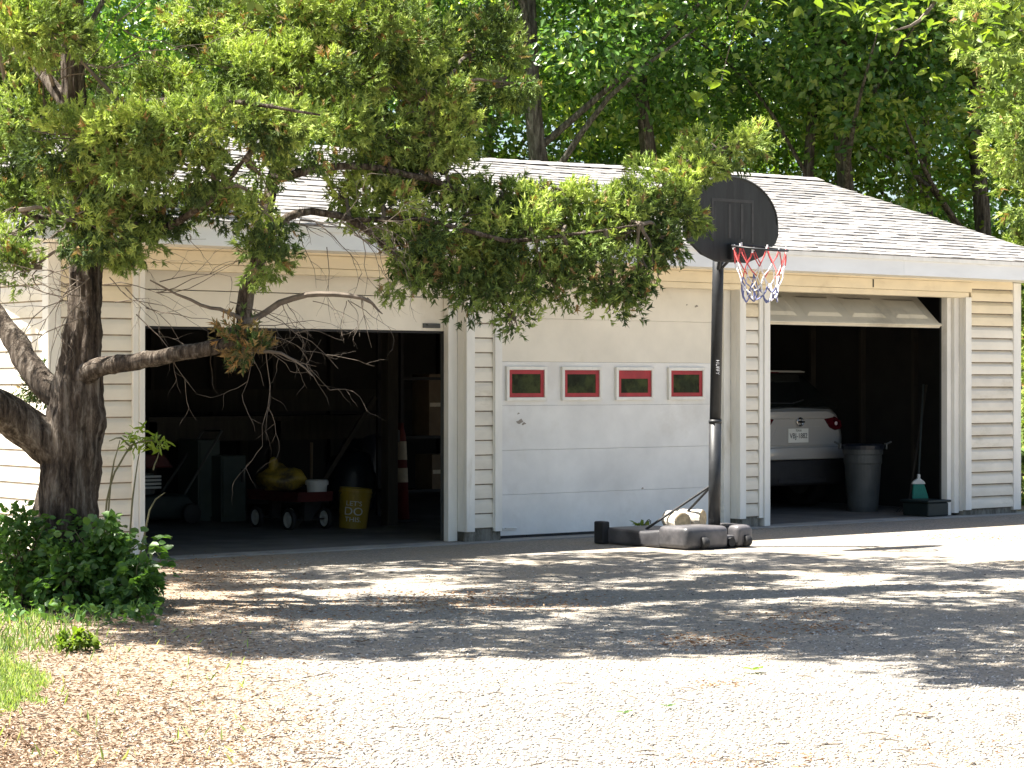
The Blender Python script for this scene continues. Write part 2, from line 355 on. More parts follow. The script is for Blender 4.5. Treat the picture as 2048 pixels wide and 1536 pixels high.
for a0, a1, bul, zb in ((0.098,0.70,0.022,0.09),(3.992,4.208,0.020,0.11),(7.199,7.376,0.026,0.095),(10.402,11.06,0.040,0.062)):
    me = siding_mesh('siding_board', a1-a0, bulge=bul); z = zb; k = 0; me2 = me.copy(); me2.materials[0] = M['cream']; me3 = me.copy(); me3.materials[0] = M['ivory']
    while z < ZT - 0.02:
        o = link('siding_board', me2 if z > 1.93 else (me3 if z > 1.45 else me), front, (a0, 0.018 + random.uniform(-0.0015,0.0015), z)); o.rotation_euler = (0, random.uniform(-0.003,0.003), 0)  # top courses cream, middle ones ivory, lower ones plain siding
        z += CH; k += 1
# side, back walls
def gable_z(y): return 2.56 + 1.16*(1 - abs(y - GD/2)/(GD/2 + 0.5)) 
def gable_wall(x0, x1, name, par=garage):
    poly = [(0.12,-0.1),(GD-0.02,-0.1),(GD-0.02,2.5),(GD/2,3.55),(0.12,2.5)]
    return MB().prism(poly, (x0,0,0), (0,1,0), (0,0,1), (x1-x0,0,0)).build(name, M['sheath'], par)
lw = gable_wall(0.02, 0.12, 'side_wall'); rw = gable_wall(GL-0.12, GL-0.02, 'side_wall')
k = 0; z = 0.09
while z < 3.4:
    top = z + CH; half = 1e9 if top < 2.45 else max(0.15, (3.55-top)/1.05*(GD/2-0.1))
    y0 = max(0.10, GD/2-half); y1 = min(GD-0.05, GD/2+half)
    me = siding_mesh('siding_board', y1-y0, 'y', 0.016)
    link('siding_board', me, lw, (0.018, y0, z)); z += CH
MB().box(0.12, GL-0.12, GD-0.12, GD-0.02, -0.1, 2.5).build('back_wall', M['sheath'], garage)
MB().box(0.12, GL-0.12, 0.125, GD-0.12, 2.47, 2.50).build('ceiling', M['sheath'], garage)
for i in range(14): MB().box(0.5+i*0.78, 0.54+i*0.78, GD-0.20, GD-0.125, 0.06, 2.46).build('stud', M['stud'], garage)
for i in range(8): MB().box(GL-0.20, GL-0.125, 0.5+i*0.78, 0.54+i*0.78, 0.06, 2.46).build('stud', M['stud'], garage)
MB().box(0.3, GL-0.3, GD-0.23, GD-0.201, 1.05, 1.30).build('wall_shelf_rail', M['stud'], garage)
# corner posts
MB().box(-0.012, 0.095, -0.012, 0.09, 0.05, ZT).build('corner_post', M['trim'], garage, bevel=0.006)
MB().box(11.062, 11.182, -0.030, 0.09, 0.04, ZT).build('corner_post', M['trim'], garage, bevel=0.006)
# foundation blocks
for a0, a1 in ((-0.0,0.69),(3.91,4.30),(7.12,7.40),(10.32,11.16)):
    MB().box(a0, a1, 0.012, 0.13, -0.1, 0.115).build('foundation_block', M['block'], garage, bevel=0.008)
# casings: front boards, reveals, stops
def board(name, x0, x1, y0, y1, z0, z1, mat='trim', bev=0.004): return MB().box(x0,x1,y0,y1,z0,z1).build(name, M[mat], garage, bevel=bev)
board('door_casing', 0.700, 0.752, -0.020, 0.10, 0.04, ZO+0.005); board('door_jamb', 0.754, 0.800, -0.030, 0.16, 0.008, ZO+0.01)
board('door_casing', 3.900, 3.990, -0.028, 0.018, 0.09, ZO+0.004); board('door_jamb', 3.900, 3.955, 0.0195, 0.150, 0.09, ZO+0.003); board('door_stop', 3.800, 3.897, 0.100, 0.170, 0.008, ZO+0.006)
board('door_casing', 4.210, 4.288, -0.026, 0.10, 0.085, ZO+0.005); board('corner_bead', 4.200, 4.2085, -0.016, 0.0, 0.11, ZO)
board('door_casing', 7.117, 7.197, -0.028, 0.018, 0.085, ZO+0.004); board('door_jamb', 7.117, 7.165, 0.0195, 0.150, 0.085, ZO+0.003); board('door_stop', 7.030, 7.114, 0.100, 0.165, 0.03, ZO+0.006)
board('door_casing', 7.378, 7.432, -0.020, 0.10, 0.085, ZO+0.005); board('door_jamb', 7.434, 7.510, -0.032, 0.16, 0.008, ZO+0.01)
board('door_casing', 10.310, 10.400, -0.028, 0.018, 0.06, ZO+0.004); board('door_jamb', 10.310, 10.36, 0.0195, 0.120, 0.05, ZO+0.003); board('door_jamb', 10.235, 10.307, 0.060, 0.130, 0.03, ZO+0.002); board('door_stop', 10.170, 10.233, 0.100, 0.180, 0.008, ZO+0.006)
for a0, a1 in ((0.70,3.99),(4.21,7.197),(7.378,10.40)):
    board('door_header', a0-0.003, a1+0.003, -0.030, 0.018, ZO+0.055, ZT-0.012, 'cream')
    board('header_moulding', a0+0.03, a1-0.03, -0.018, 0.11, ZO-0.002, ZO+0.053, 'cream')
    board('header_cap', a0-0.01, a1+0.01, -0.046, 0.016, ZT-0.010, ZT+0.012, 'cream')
board('seam_strip', 8.92, 8.935, -0.034, -0.029, ZO+0.07, ZT-0.02, 'sheath', 0)
# eave: fascia, drip edge, soffit; roof slopes
EO = 0.45; S0, S1 = -0.38, 11.52
def sag(s): return -0.07*math.sin(math.pi*min(1, max(0, (s-S0)/(S1-S0))))**2
roof_pitch = math.atan2(3.79-2.63, GD/2+EO+0.04)
roof = MB()
N_ = 24
rv = []; rf = []
for i in range(N_+1):
    s = S0 + (S1-S0)*i/N_; sg = sag(s)
    rv += [(s,-EO-0.03,2.60),(s,GD/2,3.76+sg),(s,GD+EO,2.60),(s,-EO-0.03,2.57),(s,GD/2,3.70+sg),(s,GD+EO,2.57)]
for i in range(N_):
    b0 = i*6; b1 = b0+6
    rf += [(b0,b1,b1+1,b0+1),(b0+1,b1+1,b1+2,b0+2),(b0+3,b0+4,b1+4,b1+3),(b0+4,b0+5,b1+5,b1+4),(b0,b0+3,b1+3,b1),(b0+2,b1+2,b1+5,b0+5)]
rf += [(0,1,4,3),(1,2,5,4),(N_*6,N_*6+3,N_*6+4,N_*6+1),(N_*6+1,N_*6+4,N_*6+5,N_*6+2)]
roof.add(rv, rf); roofo = roof.build('roof', M['shingle'], garage)
MB().box(S0+0.01, 5.1, -EO-0.012, -EO+0.012, 2.42, 2.585).build('fascia_board', M['fascia'], garage, bevel=0.003)
MB().box(5.103, 8.9, -EO-0.013, -EO+0.012, 2.419, 2.585).build('fascia_board', M['fascia'], garage, bevel=0.003)
MB().box(8.903, S1-0.01, -EO-0.012, -EO+0.012, 2.421, 2.585).build('fascia_board', M['fascia'], garage, bevel=0.003)
MB().box(S0, S1, -EO-0.036, -EO-0.014, 2.565, 2.604).build('drip_edge', M['trim'], garage)
MB().box(S0+0.02, S1-0.02, -EO+0.014, 0.015, 2.426, 2.438).build('soffit', M['trim'], garage)
for xx in (S0, S1-0.03):
    mb = MB(); mb.prism([(-EO,2.44),(GD/2,3.60),(GD+EO,2.44),(GD+EO,2.575),(GD/2,3.715),(-EO,2.575)], (xx,0,0),(0,1,0),(0,0,1),(0.03,0,0)); mb.build('rake_board', M['fascia'], garage)
# shingles
tabs = []
EXP = 0.142; L_ = math.hypot(GD/2+EO+0.03, 1.16); nc = int(L_/EXP)
for c in range(nc):
    s = S0 + random.uniform(-0.3, 0); 
    while s < S1:
        wd = random.choice((0.16,0.22,0.28,0.33,0.40)); e = min(s+wd, S1)
        if e - max(s,S0) > 0.04: tabs.append((c, max(s,S0), e, random.choice((0.006,0.010,0.014))))
        s += wd
slope = Vector((0, math.cos(roof_pitch), math.sin(roof_pitch))); nrm = Vector((0, -math.sin(roof_pitch), math.cos(roof_pitch)))
def tab_pos(c, s, t): 
    d = c*EXP; p = Vector((s, -EO-0.035, 2.602)) + slope*d + nrm*0.002
    p.z += sag(s)*d/L_; return p
cache = {}
def tab_mesh(wd, t):
    k = (round(wd,2), t)
    if k not in cache:
        mb = MB(); g_ = 0.0025
        a0 = [Vector((g_,0,0)), Vector((wd-g_,0,0)), Vector((wd-g_,0,0))+slope*0.19, Vector((g_,0,0))+slope*0.19]
        mb.add(a0 + [a0[0]+nrm*(t+0.004), a0[1]+nrm*(t+0.004), a0[2]+nrm*0.002, a0[3]+nrm*0.002], [(0,3,2,1),(4,5,6,7),(0,1,5,4),(1,2,6,5),(2,3,7,6),(3,0,4,7)])
        cache[k] = mb.mesh('shingle', M['shingle'])
    return cache[k]
vis = [t for t in tabs if t[1] > 7.6]; vis.sort(key=lambda t: t[0]); single = set(id(t) for t in vis[:300])
field = MB()
for t in tabs:
    c, s, e, th = t; p = tab_pos(c, s, th)
    if id(t) in single: link('shingle', tab_mesh(e-s, th), roofo, p)
    else:
        wd = e-s; a0 = [p+Vector((0.0025,0,0)), p+Vector((wd-0.0025,0,0)), p+Vector((wd-0.0025,0,0))+slope*0.19, p+Vector((0.0025,0,0))+slope*0.19]
        field.add(a0 + [a0[0]+nrm*(th+0.004), a0[1]+nrm*(th+0.004), a0[2]+nrm*0.002, a0[3]+nrm*0.002], [(4,5,6,7),(0,1,5,4),(1,2,6,5),(3,0,4,7)])
tag(field.build('shingle_field', M['shingle'], roofo, fix=False), kind='stuff')
mb = MB()
for i in range(40):
    s = S0 + i*0.2975; z0 = 3.774 + sag(s) ; z1 = 3.774 + sag(s+0.3)
    mb.add([(s,GD/2-0.14,z0-0.035),(s,GD/2,z0+0.012),(s,GD/2+0.14,z0-0.035),(s+0.30,GD/2-0.14,z1-0.030),(s+0.30,GD/2,z1+0.018),(s+0.30,GD/2+0.14,z1-0.030)], [(0,3,4,1),(1,4,5,2)])
mb.build('ridge_cap', M['shingle'], roofo)

# doors
d2 = MB().box(4.295, 7.028, 0.20, 0.225, 0.03, 2.30).build('garage_door', M['sheath'], garage)
zs = [0.028, 0.387, 0.777, 1.17, 1.557, 1.94, 2.30]
for i in range(6):
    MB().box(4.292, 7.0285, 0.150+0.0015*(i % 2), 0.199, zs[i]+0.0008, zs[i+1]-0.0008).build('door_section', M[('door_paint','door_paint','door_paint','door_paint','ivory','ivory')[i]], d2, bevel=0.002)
for pxa, pxb in ((1012,1093),(1123,1203),(1231,1307),(1336,1409)):
    x0 = PY(pxa, 768, 0.14).x; x1 = PY(pxb, 768, 0.14).x; za, zb = 1.212, 1.515
    f = 0.030
    fr = MB()
    fr.prism([(x0,za),(x1,za),(x1-f,za+f),(x0+f,za+f)], (0,0.125,0),(1,0,0),(0,0,1),(0,0.03,0))
    fr.prism([(x0,zb),(x1,zb),(x1-f,zb-f),(x0+f,zb-f)], (0,0.126,0),(1,0,0),(0,0,1),(0,0.03,0))
    fr.prism([(x0,za),(x0,zb),(x0+f,zb-f),(x0+f,za+f)], (0,0.1255,0),(1,0,0),(0,0,1),(0,0.03,0))
    fr.prism([(x1,za),(x1,zb),(x1-f,zb-f),(x1-f,za+f)], (0,0.1245,0),(1,0,0),(0,0,1),(0,0.03,0))
    fr.build('window_frame', M['trim'], d2, bevel=0.003)
    rx0, rx1, rz0, rz1 = x0+f+0.001, x1-f-0.001, za+f+0.001, zb-f-0.001; t = 0.036
    top = 0.075 if pxa == 1231 else 0.036
    s_ = MB(); s_.box(rx0, rx1, 0.139, 0.149, rz0, rz0+0.036); s_.box(rx0, rx1, 0.139, 0.149, rz1-top, rz1)
    s_.box(rx0, rx0+t, 0.1395, 0.1485, rz0+0.036, rz1-top); s_.box(rx1-t, rx1, 0.1395, 0.1485, rz0+0.036, rz1-top)
    s_.build('window_surround', M['red'], d2)
    MB().box(rx0+t, rx1-t, 0.143, 0.148, rz0+0.036, rz1-top).build('window_pane', M['pane'], d2)
for cx_, cz_, rr_ in ((4.62,1.03,.035),(4.66,1.01,.02),(4.60,1.10,.012),(6.72,2.09,.018),(6.60,2.10,.010),(6.05,.40,.012)):
    c_ = MB(); c_.prism([(rr_*(1+.4*math.sin(i*2.1+rr_*90))*math.cos(i*.6283), rr_*(.6+.3*math.sin(i*1.3))*math.sin(i*.6283)) for i in range(10)], (cx_,.1485,cz_), (1,0,0), (0,0,1), (0,.001,0)); c_.build('paint_chip', M['chip'], d2)
h = MB(); h.box(4.42,4.58,0.140,0.148,0.075,0.10); h.box(4.44,4.56,0.122,0.139,0.092,0.10); h.build('door_handle', M['door_paint'], d2, bevel=0.003)
mb = MB(); mb.box(4.30,7.02,0.14,0.19,0.007,0.027); mb.build('bottom_seal', M['dark'], d2)
# bay 1: door rolled up, last section hanging in the opening
d1 = MB().box(0.80, 3.81, 0.215, 0.235, 1.83, 2.40).build('garage_door', M['sheath'], garage)
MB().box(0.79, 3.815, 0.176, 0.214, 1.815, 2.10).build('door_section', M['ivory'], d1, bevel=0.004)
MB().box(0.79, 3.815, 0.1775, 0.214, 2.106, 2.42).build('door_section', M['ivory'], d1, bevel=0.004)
hx = PY(863, 651, 0.17); h = MB(); h.box(hx.x-0.09,hx.x+0.09,0.163,0.1755,hx.z-0.022,hx.z+0.018); h.box(hx.x-0.06,hx.x+0.06,0.140,0.162,hx.z+0.0,hx.z+0.014)
h.build('door_handle', M['gray_plastic'], d1, bevel=0.003)
MB().box(0.82, 3.80, 0.18, 0.21, 1.795, 1.813).build('bottom_seal', M['dark'], d1)
for xx in (0.83, 3.86): MB().box(xx-0.02, xx+0.02, 0.24, 0.27, 0.01, 2.3).build('door_track', M['gray_plastic'], d1)
# bay 3: bottom section tilted back under the header
tl = R(48); u3 = Vector((0, math.sin(tl), math.cos(tl))); n3 = Vector((0, -math.cos(tl), math.sin(tl)))
o3 = Vector((7.52, 0.17, 1.965))
mb = MB(); mb.prism([(0,0),(2.64,0),(2.64,0.50),(0,0.50)], o3, (1,0,0), u3, -n3*0.04); d3 = mb.build('garage_door', M['door_metal'], garage, bevel=0.004)
mb = MB(); mb.prism([(0,0),(2.64,0),(2.64,0.035),(0,0.035)], o3 + n3*0.001 - u3*0.012, (1,0,0), u3, n3*0.012); mb.build('bottom_rail', M['door_metal'], d3, bevel=0.003)
for i in range(4):
    x0 = 0.13 + i*0.635; mb = MB()
    a = [(x0,0.10),(x0+0.50,0.10),(x0+0.50,0.40),(x0,0.40)]; b = [(x0+0.05,0.14),(x0+0.45,0.14),(x0+0.45,0.36),(x0+0.05,0.36)]
    pa = [o3 + Vector((p,0,0)) + u3*q + n3*0.0015 for p, q in a]; pb = [o3 + Vector((p,0,0)) + u3*q + n3*0.018 for p, q in b]
    mb.add(pa+pb, [(0,1,5,4),(1,2,6,5),(2,3,7,6),(3,0,4,7),(4,5,6,7)]); mb.build('raised_panel', M['door_metal'], d3)
for xx in (7.545, 10.22): MB().box(xx-0.02, xx+0.02, 0.20, 0.23, 0.01, 2.3).build('door_track', M['gray_plastic'], d3)

# ------------------------------------------------------------------ foliage tools
def unit(a): return a / np.maximum(np.linalg.norm(a, axis=-1, keepdims=True), 1e-9)
def ball(n, shell=0.5):
    d = unit(RNG.normal(size=(n, 3))); r = RNG.random(n)**(1/3.0)
    return d * (shell*(0.55+0.45*r) + (1-shell)*r)[:, None]
def leaf_arrays(c, d, nrm_, Ln, Wd, fold=0.12):
    d = unit(d); s = unit(np.cross(d, nrm_)); n = np.cross(s, d)
    Ln = Ln[:, None]; Wd = Wd[:, None]
    v = np.stack([c, c + d*Ln*0.42 + s*Wd*0.5 + n*Ln*fold, c + d*Ln - n*Ln*fold*0.6, c + d*Ln*0.42 - s*Wd*0.5 + n*Ln*fold], 1)
    i = np.arange(len(c))[:, None]*4
    return v.reshape(-1, 3), np.concatenate([i + [[0, 1, 2]], i + [[0, 2, 3]]])
def hexleaf_arrays(c, d, nrm_, Ln, Wd, fold=0.10):
    d = unit(d); s = unit(np.cross(d, nrm_)); n = np.cross(s, d); Ln = Ln[:, None]; Wd = Wd[:, None]
    v = np.stack([c, c + d*Ln*0.30 + s*Wd*0.5 + n*Ln*fold, c + d*Ln*0.70 + s*Wd*0.40 + n*Ln*fold*0.7, c + d*Ln - n*Ln*fold*0.8,
                  c + d*Ln*0.70 - s*Wd*0.40 + n*Ln*fold*0.7, c + d*Ln*0.30 - s*Wd*0.5 + n*Ln*fold, c + d*Ln*0.5], 1)
    i = np.arange(len(c))[:, None]*7
    return v.reshape(-1, 3), np.concatenate([i + [t] for t in ([0,1,6],[1,2,6],[2,3,6],[3,4,6],[4,5,6],[5,0,6])])
def spray_arrays(c, d, Ln, K=8, bl=0.5, bw=0.15, tri=False):
    n = len(c); d = unit(d); Ln = Ln[:, None, None]
    s = unit(np.cross(d, unit(RNG.normal(size=(n, 3))))); t = (np.arange(K)+0.3)/K
    sgn = np.where(np.arange(K) % 2 == 0, 1.0, -1.0)
    base = c[:, None] + d[:, None]*(t[None, :, None]*Ln*0.75)
    dd = unit(d[:, None]*0.8 + s[:, None]*(sgn*0.75)[None, :, None] + RNG.normal(size=(n, K, 3))*0.28)
    w = unit(np.cross(dd, RNG.normal(size=(n, K, 3))))
    bb = Ln*bl*(0.7+0.6*RNG.random((n, K, 1)))
    if tri:
        v = np.stack([base + w*Ln*bw*0.5, base + dd*bb, base - w*Ln*bw*0.5], 2).reshape(-1, 3)
        return v, np.arange(n*K)[:, None]*3 + np.array([[0, 1, 2]])
    mid = base + dd*bb*0.45
    v = np.stack([base, mid + w*Ln*bw*0.5, base + dd*bb, mid - w*Ln*bw*0.5], 2).reshape(-1, 3)
    i = np.arange(n*K)[:, None]*4
    return v, np.concatenate([i + [[0,1,2]], i + [[0,2,3]]])
class Foliage:
    def __init__(s): s.V = []; s.T = []; s.A = []; s.n = 0
    def add(s, vt, tint, per):
        v, t = vt; s.V.append(v); s.T.append(t + s.n); s.A.append(np.repeat(tint, per)); s.n += len(v)
    def build(s, name, mat, parent=None, origin=None):
        org = Vector(origin) if origin is not None else worg(parent)
        V = np.concatenate(s.V) - np.array(org)[None]
        return link(name, np_mesh(name, V, np.concatenate(s.T), mat, np.concatenate(s.A)), parent, org)
def limb(mb, pts, rad, seg=8, sub=3, wob=0.0):
    pts = [Vector(p) for p in pts]; P2 = []; R2 = []
    for i in range(len(pts)-1):
        p0 = pts[max(i-1,0)]; p1 = pts[i]; p2 = pts[i+1]; p3 = pts[min(i+2,len(pts)-1)]
        for k in range(sub):
            t = k/sub
            q = 0.5*((2*p1)+(p2-p0)*t+(2*p0-5*p1+4*p2-p3)*t*t+(3*p1-p0-3*p2+p3)*t**3)
            if wob: q = q + Vector((random.uniform(-wob,wob),random.uniform(-wob,wob),random.uniform(-wob,wob)))
            P2.append(q); R2.append(rad[i]*(1-t)+rad[i+1]*t)
    P2.append(pts[-1]); R2.append(rad[-1])
    mb.tube(P2, R2, seg, noise=0.08); return P2

# ------------------------------------------------------------------ trees behind the garage
def crown_proto(seed, H, Rr, nclump, nleaf, low, lf, mat='leaf', bright=0.0):
    global RNG
    RNG = np.random.default_rng(seed); F = Foliage(); cl = []
    for k in range(nclump):
        zf = RNG.random()**0.85; z = low + (H-low)*zf
        rr = Rr*(0.55+0.45*math.sin(math.pi*min(1, 0.15+zf*0.85)))*math.sqrt(RNG.random())
        a = RNG.random()*6.283; cc = np.array([rr*math.cos(a), rr*math.sin(a), z]); rad = 0.55+0.75*RNG.random()
        n = int(nleaf*(0.5+RNG.random()))
        q = ball(n, 0.35)*np.array([rad, rad, rad*0.62])
        d = unit(q*np.array([1,1,0.3]) + RNG.normal(size=(n,3))*0.5 + np.array([0,0,-0.25]))
        nr = unit(RNG.normal(size=(n,3))*0.85 + np.array([0,0,1.0]))
        Ln = lf*(0.7+0.6*RNG.random(n))
        F.add(leaf_arrays(cc + q, d, nr, Ln, Ln*0.62), np.clip(0.42+0.26*RNG.normal(size=n)+(RNG.random()-0.5)*0.6+bright, 0, 1), 4)
        cl.append(cc)
    me = np_mesh('crown', np.concatenate(F.V), np.concatenate(F.T), M[mat], np.concatenate(F.A)); return me, cl
PROTO = [crown_proto(11, 11.5, 3.4, 70, 300, 2.2, 0.125), crown_proto(12, 12.5, 3.0, 66, 300, 1.6, 0.12, bright=0.1),
         crown_proto(13, 10.5, 3.7, 72, 300, 2.6, 0.13), crown_proto(14, 9.0, 2.6, 70, 360, 0.9, 0.11, 'leaf_light'), crown_proto(15, 12.5, 3.2, 60, 330, 5.0, 0.12)]
def tree(px, Z, proto, r0, label, lean=(0,0), scale=1.0, rot=0.0, group='broadleaf trees behind the garage', name='broadleaf_tree', fork=True):
    b = P(px, 768, Z); b.z = 0
    t = empty(name, b, label, 'tree', group); me, cl = PROTO[proto]
    mb = MB(); H = 9.5*scale
    pts = [b + Vector((lean[0]*z + random.uniform(-.07,.07)*min(z,1), lean[1]*z + random.uniform(-.07,.07)*min(z,1), z*1.0)) for z in (-0.1,0.6,1.6,2.8,4.0,5.3,6.8,8.4)]
    limb(mb, pts, [r0*1.25,r0*1.05,r0,r0*.93,r0*.85,r0*.7,r0*.5,r0*.2], 10, 3)
    mb.build('trunk', M['tree_bark'], t, smooth=True)
    rng = random.Random(int(px*7+Z)); ca, sa = math.cos(rot), math.sin(rot)
    for k in rng.sample(range(len(cl)), 5 if proto == 4 else 9):
        c = cl[k]; e = b + Vector((c[0]*ca-c[1]*sa, c[0]*sa+c[1]*ca, c[2]))*scale if scale != 1 else b + Vector((c[0]*ca-c[1]*sa, c[0]*sa+c[1]*ca, c[2]))
        zz = max(3.4 if proto == 4 else 1.8, min(6.5, (e.z-b.z)*0.65)); s = b + Vector((lean[0]*zz, lean[1]*zz, zz))
        m2 = s.lerp(e, 0.5) + Vector((rng.uniform(-.25,.25), rng.uniform(-.25,.25), rng.uniform(-.1,.35)))
        br = MB(); limb(br, [s, m2, e], [r0*0.36, r0*0.22, 0.010], 6, 3); br.build('branch', M['tree_bark'], t, smooth=True)
    o = link('crown', me, t, b, (0, 0, rot)); o.scale = (scale,)*3
    return t
TREES = [
 (1613, 33.2, 4, .10, 'slender pale-barked tree behind the roof, right of the backboard', (.02,0), 1.0, .3),
 (1688, 33.0, 4, .15, 'stout grey trunk behind the roof, second from the pale slender one', (0,0), 1.0, 1.4),
 (1090, 32.0, 4, .17, 'dark forked tree behind the ridge above the closed door', (-.03,0), 1.0, 2.2),
 (1345, 33.5, 4, .15, 'dark leaning tree behind the ridge left of the backboard', (-.10,0), 1.0, 3.0),
 (1190, 38.0, 3, .09, 'light green young tree seen low behind the ridge middle', (0,0), .9, .2),
 (860, 36.0, 1, .15, 'leafy tree behind the ridge where the cedar crown ends', (0,0), 1.0, 4.0),
 (640, 35.0, 0, .15, 'leafy tree behind the cedar crown above the middle of bay one', (.03,0), 1.0, 5.0),
 (450, 36.0, 2, .15, 'leafy tree behind the cedar crown above the leftmost bay', (0,0), 1.0, .9),
 (92, 30.0, 1, .15, 'dark trunked tree behind the garage at the far left edge', (0,0), 1.0, 2.6),
 (1850, 36.5, 3, .12, 'light green tree behind the right end of the roof', (0,0), 1.15, 1.1),
 (1960, 35.0, 2, .15, 'dark green tree behind the roof corner at the right edge', (0,0), 1.0, 3.7),
 (1430, 41.5, 2, .15, 'far leafy tree directly above the basketball backboard', (0,0), 1.05, 5.5),
 (980, 42.0, 0, .15, 'far leafy tree above the ridge, left of the dark forked one', (0,0), 1.1, 1.8),
 (1815, 43.0, 1, .15, 'far tree deep behind the light green tree on the right', (0,0), 1.1, .7),
 (130, 41.0, 0, .15, 'far leafy tree behind the upper left of the cedar', (0,0), 1.1, 4.4),
 (2080, 41.0, 0, .15, 'far leafy tree at the top right corner', (0,0), 1.1, 2.0),
]
for a in TREES: tree(*a)
# far wood: one mass of leaves that nobody could count
RNG = np.random.default_rng(5); F = Foliage()
for k in range(42):
    px = RNG.uniform(-300, 2350); Z = RNG.uniform(52, 64); z = RNG.uniform(0.5, 11) if RNG.random() < .8 else RNG.uniform(8, 14)
    if 1600 < px < 1720 and z < 7.5 and RNG.random() < 0.75: continue
    c = np.array(P(px, 768, Z)); c[2] = z; n = 260
    q = ball(n, .4)*np.array([1.8, 1.8, 1.1]); Ln = 0.34*(0.7+0.6*RNG.random(n))
    F.add(leaf_arrays(c+q, q*np.array([1,1,.3])+RNG.normal(size=(n,3))*.5, unit(RNG.normal(size=(n,3))*.6+np.array([0,0,1.])), Ln, Ln*.65), np.clip(.4+.25*RNG.normal(size=n)+(RNG.random()-.5)*.5, 0, 1), 4)
tag(F.build('far_wood', M['leaf']), 'green wood closing the view far behind the garage', 'woodland', kind='stuff')

# ------------------------------------------------------------------ cedar
CZ = 14.22
T0 = P(125, 768, CZ); T0.z = 0
cedar = empty('cedar_tree', T0, 'big cedar with rough forked trunk and drooping boughs in front of the garage', 'tree')
def trunk_mesh(path, rad, seg=40, sub=10, amp=0.17):
    pts = [Vector(p) for p in path]; mb = MB(); P2 = []; R2 = []
    for i in range(len(pts)-1):
        for k in range(sub):
            t = k/sub; p0 = pts[max(i-1,0)]; p1 = pts[i]; p2 = pts[i+1]; p3 = pts[min(i+2,len(pts)-1)]
            P2.append(0.5*((2*p1)+(p2-p0)*t+(2*p0-5*p1+4*p2-p3)*t*t+(3*p1-p0-3*p2+p3)*t**3)); R2.append(rad[i]*(1-t)+rad[i+1]*t)
    P2.append(pts[-1]); R2.append(rad[-1])
    mb.tube(P2, R2, seg)
    ph = [random.uniform(0,6.28) for _ in range(8)]
    for i in range(len(P2)):
        for k in range(seg):
            a = 2*math.pi*k/seg; z = i*0.35
            d = 0.45*math.sin(3*a+ph[0]+0.25*z) + 0.5*abs(math.sin(4.5*a+ph[1]+0.5*math.sin(z*.6)))-.25 + 0.35*math.sin(9*a+ph[2]+0.8*math.sin(z*.5+ph[3])) + 0.25*math.sin(2*a+z*1.7+ph[4])+ random.uniform(-.2,.2)
            v = Vector(mb.v[i*seg+k]); mb.v[i*seg+k] = tuple(v + (v-P2[i])*amp*d)
    return mb
tp = [(120,1225),(126,1120),(130,1010),(140,910),(150,830),(160,740),(168,660),(171,600),(172,540),(168,460),(160,380),(150,250),(145,100),(150,-120),(155,-420),(160,-720)]
tr = [.23,.195,.178,.17,.17,.128,.108,.10,.095,.09,.085,.075,.065,.05,.03,.012]
trunk_mesh([P(x, y, CZ) for x, y in tp], tr).build('trunk', M['cedar_bark'], cedar, smooth=True)
LIMBS = [
 ([(135,915,14.2),(70,868,14.15),(0,818,14.0),(-90,780,13.8),(-220,680,13.5)], [.15,.13,.12,.10,.06]),
 ([(150,810,14.25),(85,768,14.3),(38,695,14.4),(-8,630,14.5),(-90,520,14.6)], [.11,.085,.075,.068,.05]),
 ([(158,765,14.2),(190,737,14.1),(240,728,14.0),(310,716,13.95),(390,702,13.9),(450,690,13.85),(482,665,13.85),(490,605,13.9),(513,530,13.9),(528,470,13.9),(540,380,14.0),(565,280,14.1),(600,170,14.2)], [.10,.062,.055,.05,.047,.045,.048,.05,.048,.045,.04,.03,.02]),
 ([(528,470,13.9),(600,425,14.0),(700,440,14.2),(790,505,14.4),(880,548,14.6),(965,585,14.7)], [.036,.024,.022,.020,.016,.006]),
 ([(545,360,14.0),(700,330,14.2),(860,360,14.5),(1010,410,14.8),(1190,415,15.0),(1330,390,15.2),(1470,300,15.3)], [.03,.022,.02,.018,.015,.011,.005]),
 ([(700,440,14.2),(850,440,14.3),(1010,480,14.4),(1130,470,14.5),(1280,450,14.6)], [.018,.016,.014,.011,.005]),
 ([(168,500,14.2),(300,470,13.8),(420,400,13.5),(500,300,13.2)], [.04,.026,.018,.007]),
 ([(165,400,14.2),(320,250,14.5),(480,170,14.8),(700,120,15.0),(880,180,15.2)], [.045,.03,.022,.016,.006]),
 ([(160,330,14.2),(260,220,13.6),(420,200,13.2),(640,230,12.9)], [.035,.024,.016,.006]),
 ([(150,230,14.2),(60,120,14.5),(-60,40,14.8)], [.05,.035,.015]),
 ([(160,430,14.2),(90,440,13.9),(40,420,13.6)], [.05,.03,.012]),
]
LP = []
for pts, rad in LIMBS:
    mb = MB(); q = limb(mb, [P(*p) for p in pts], rad, 12, 4, 0.006); LP += q
    mb.build('limb', M['cedar_bark'], cedar, smooth=True)
LPA = np.array([list(p) for p in LP])
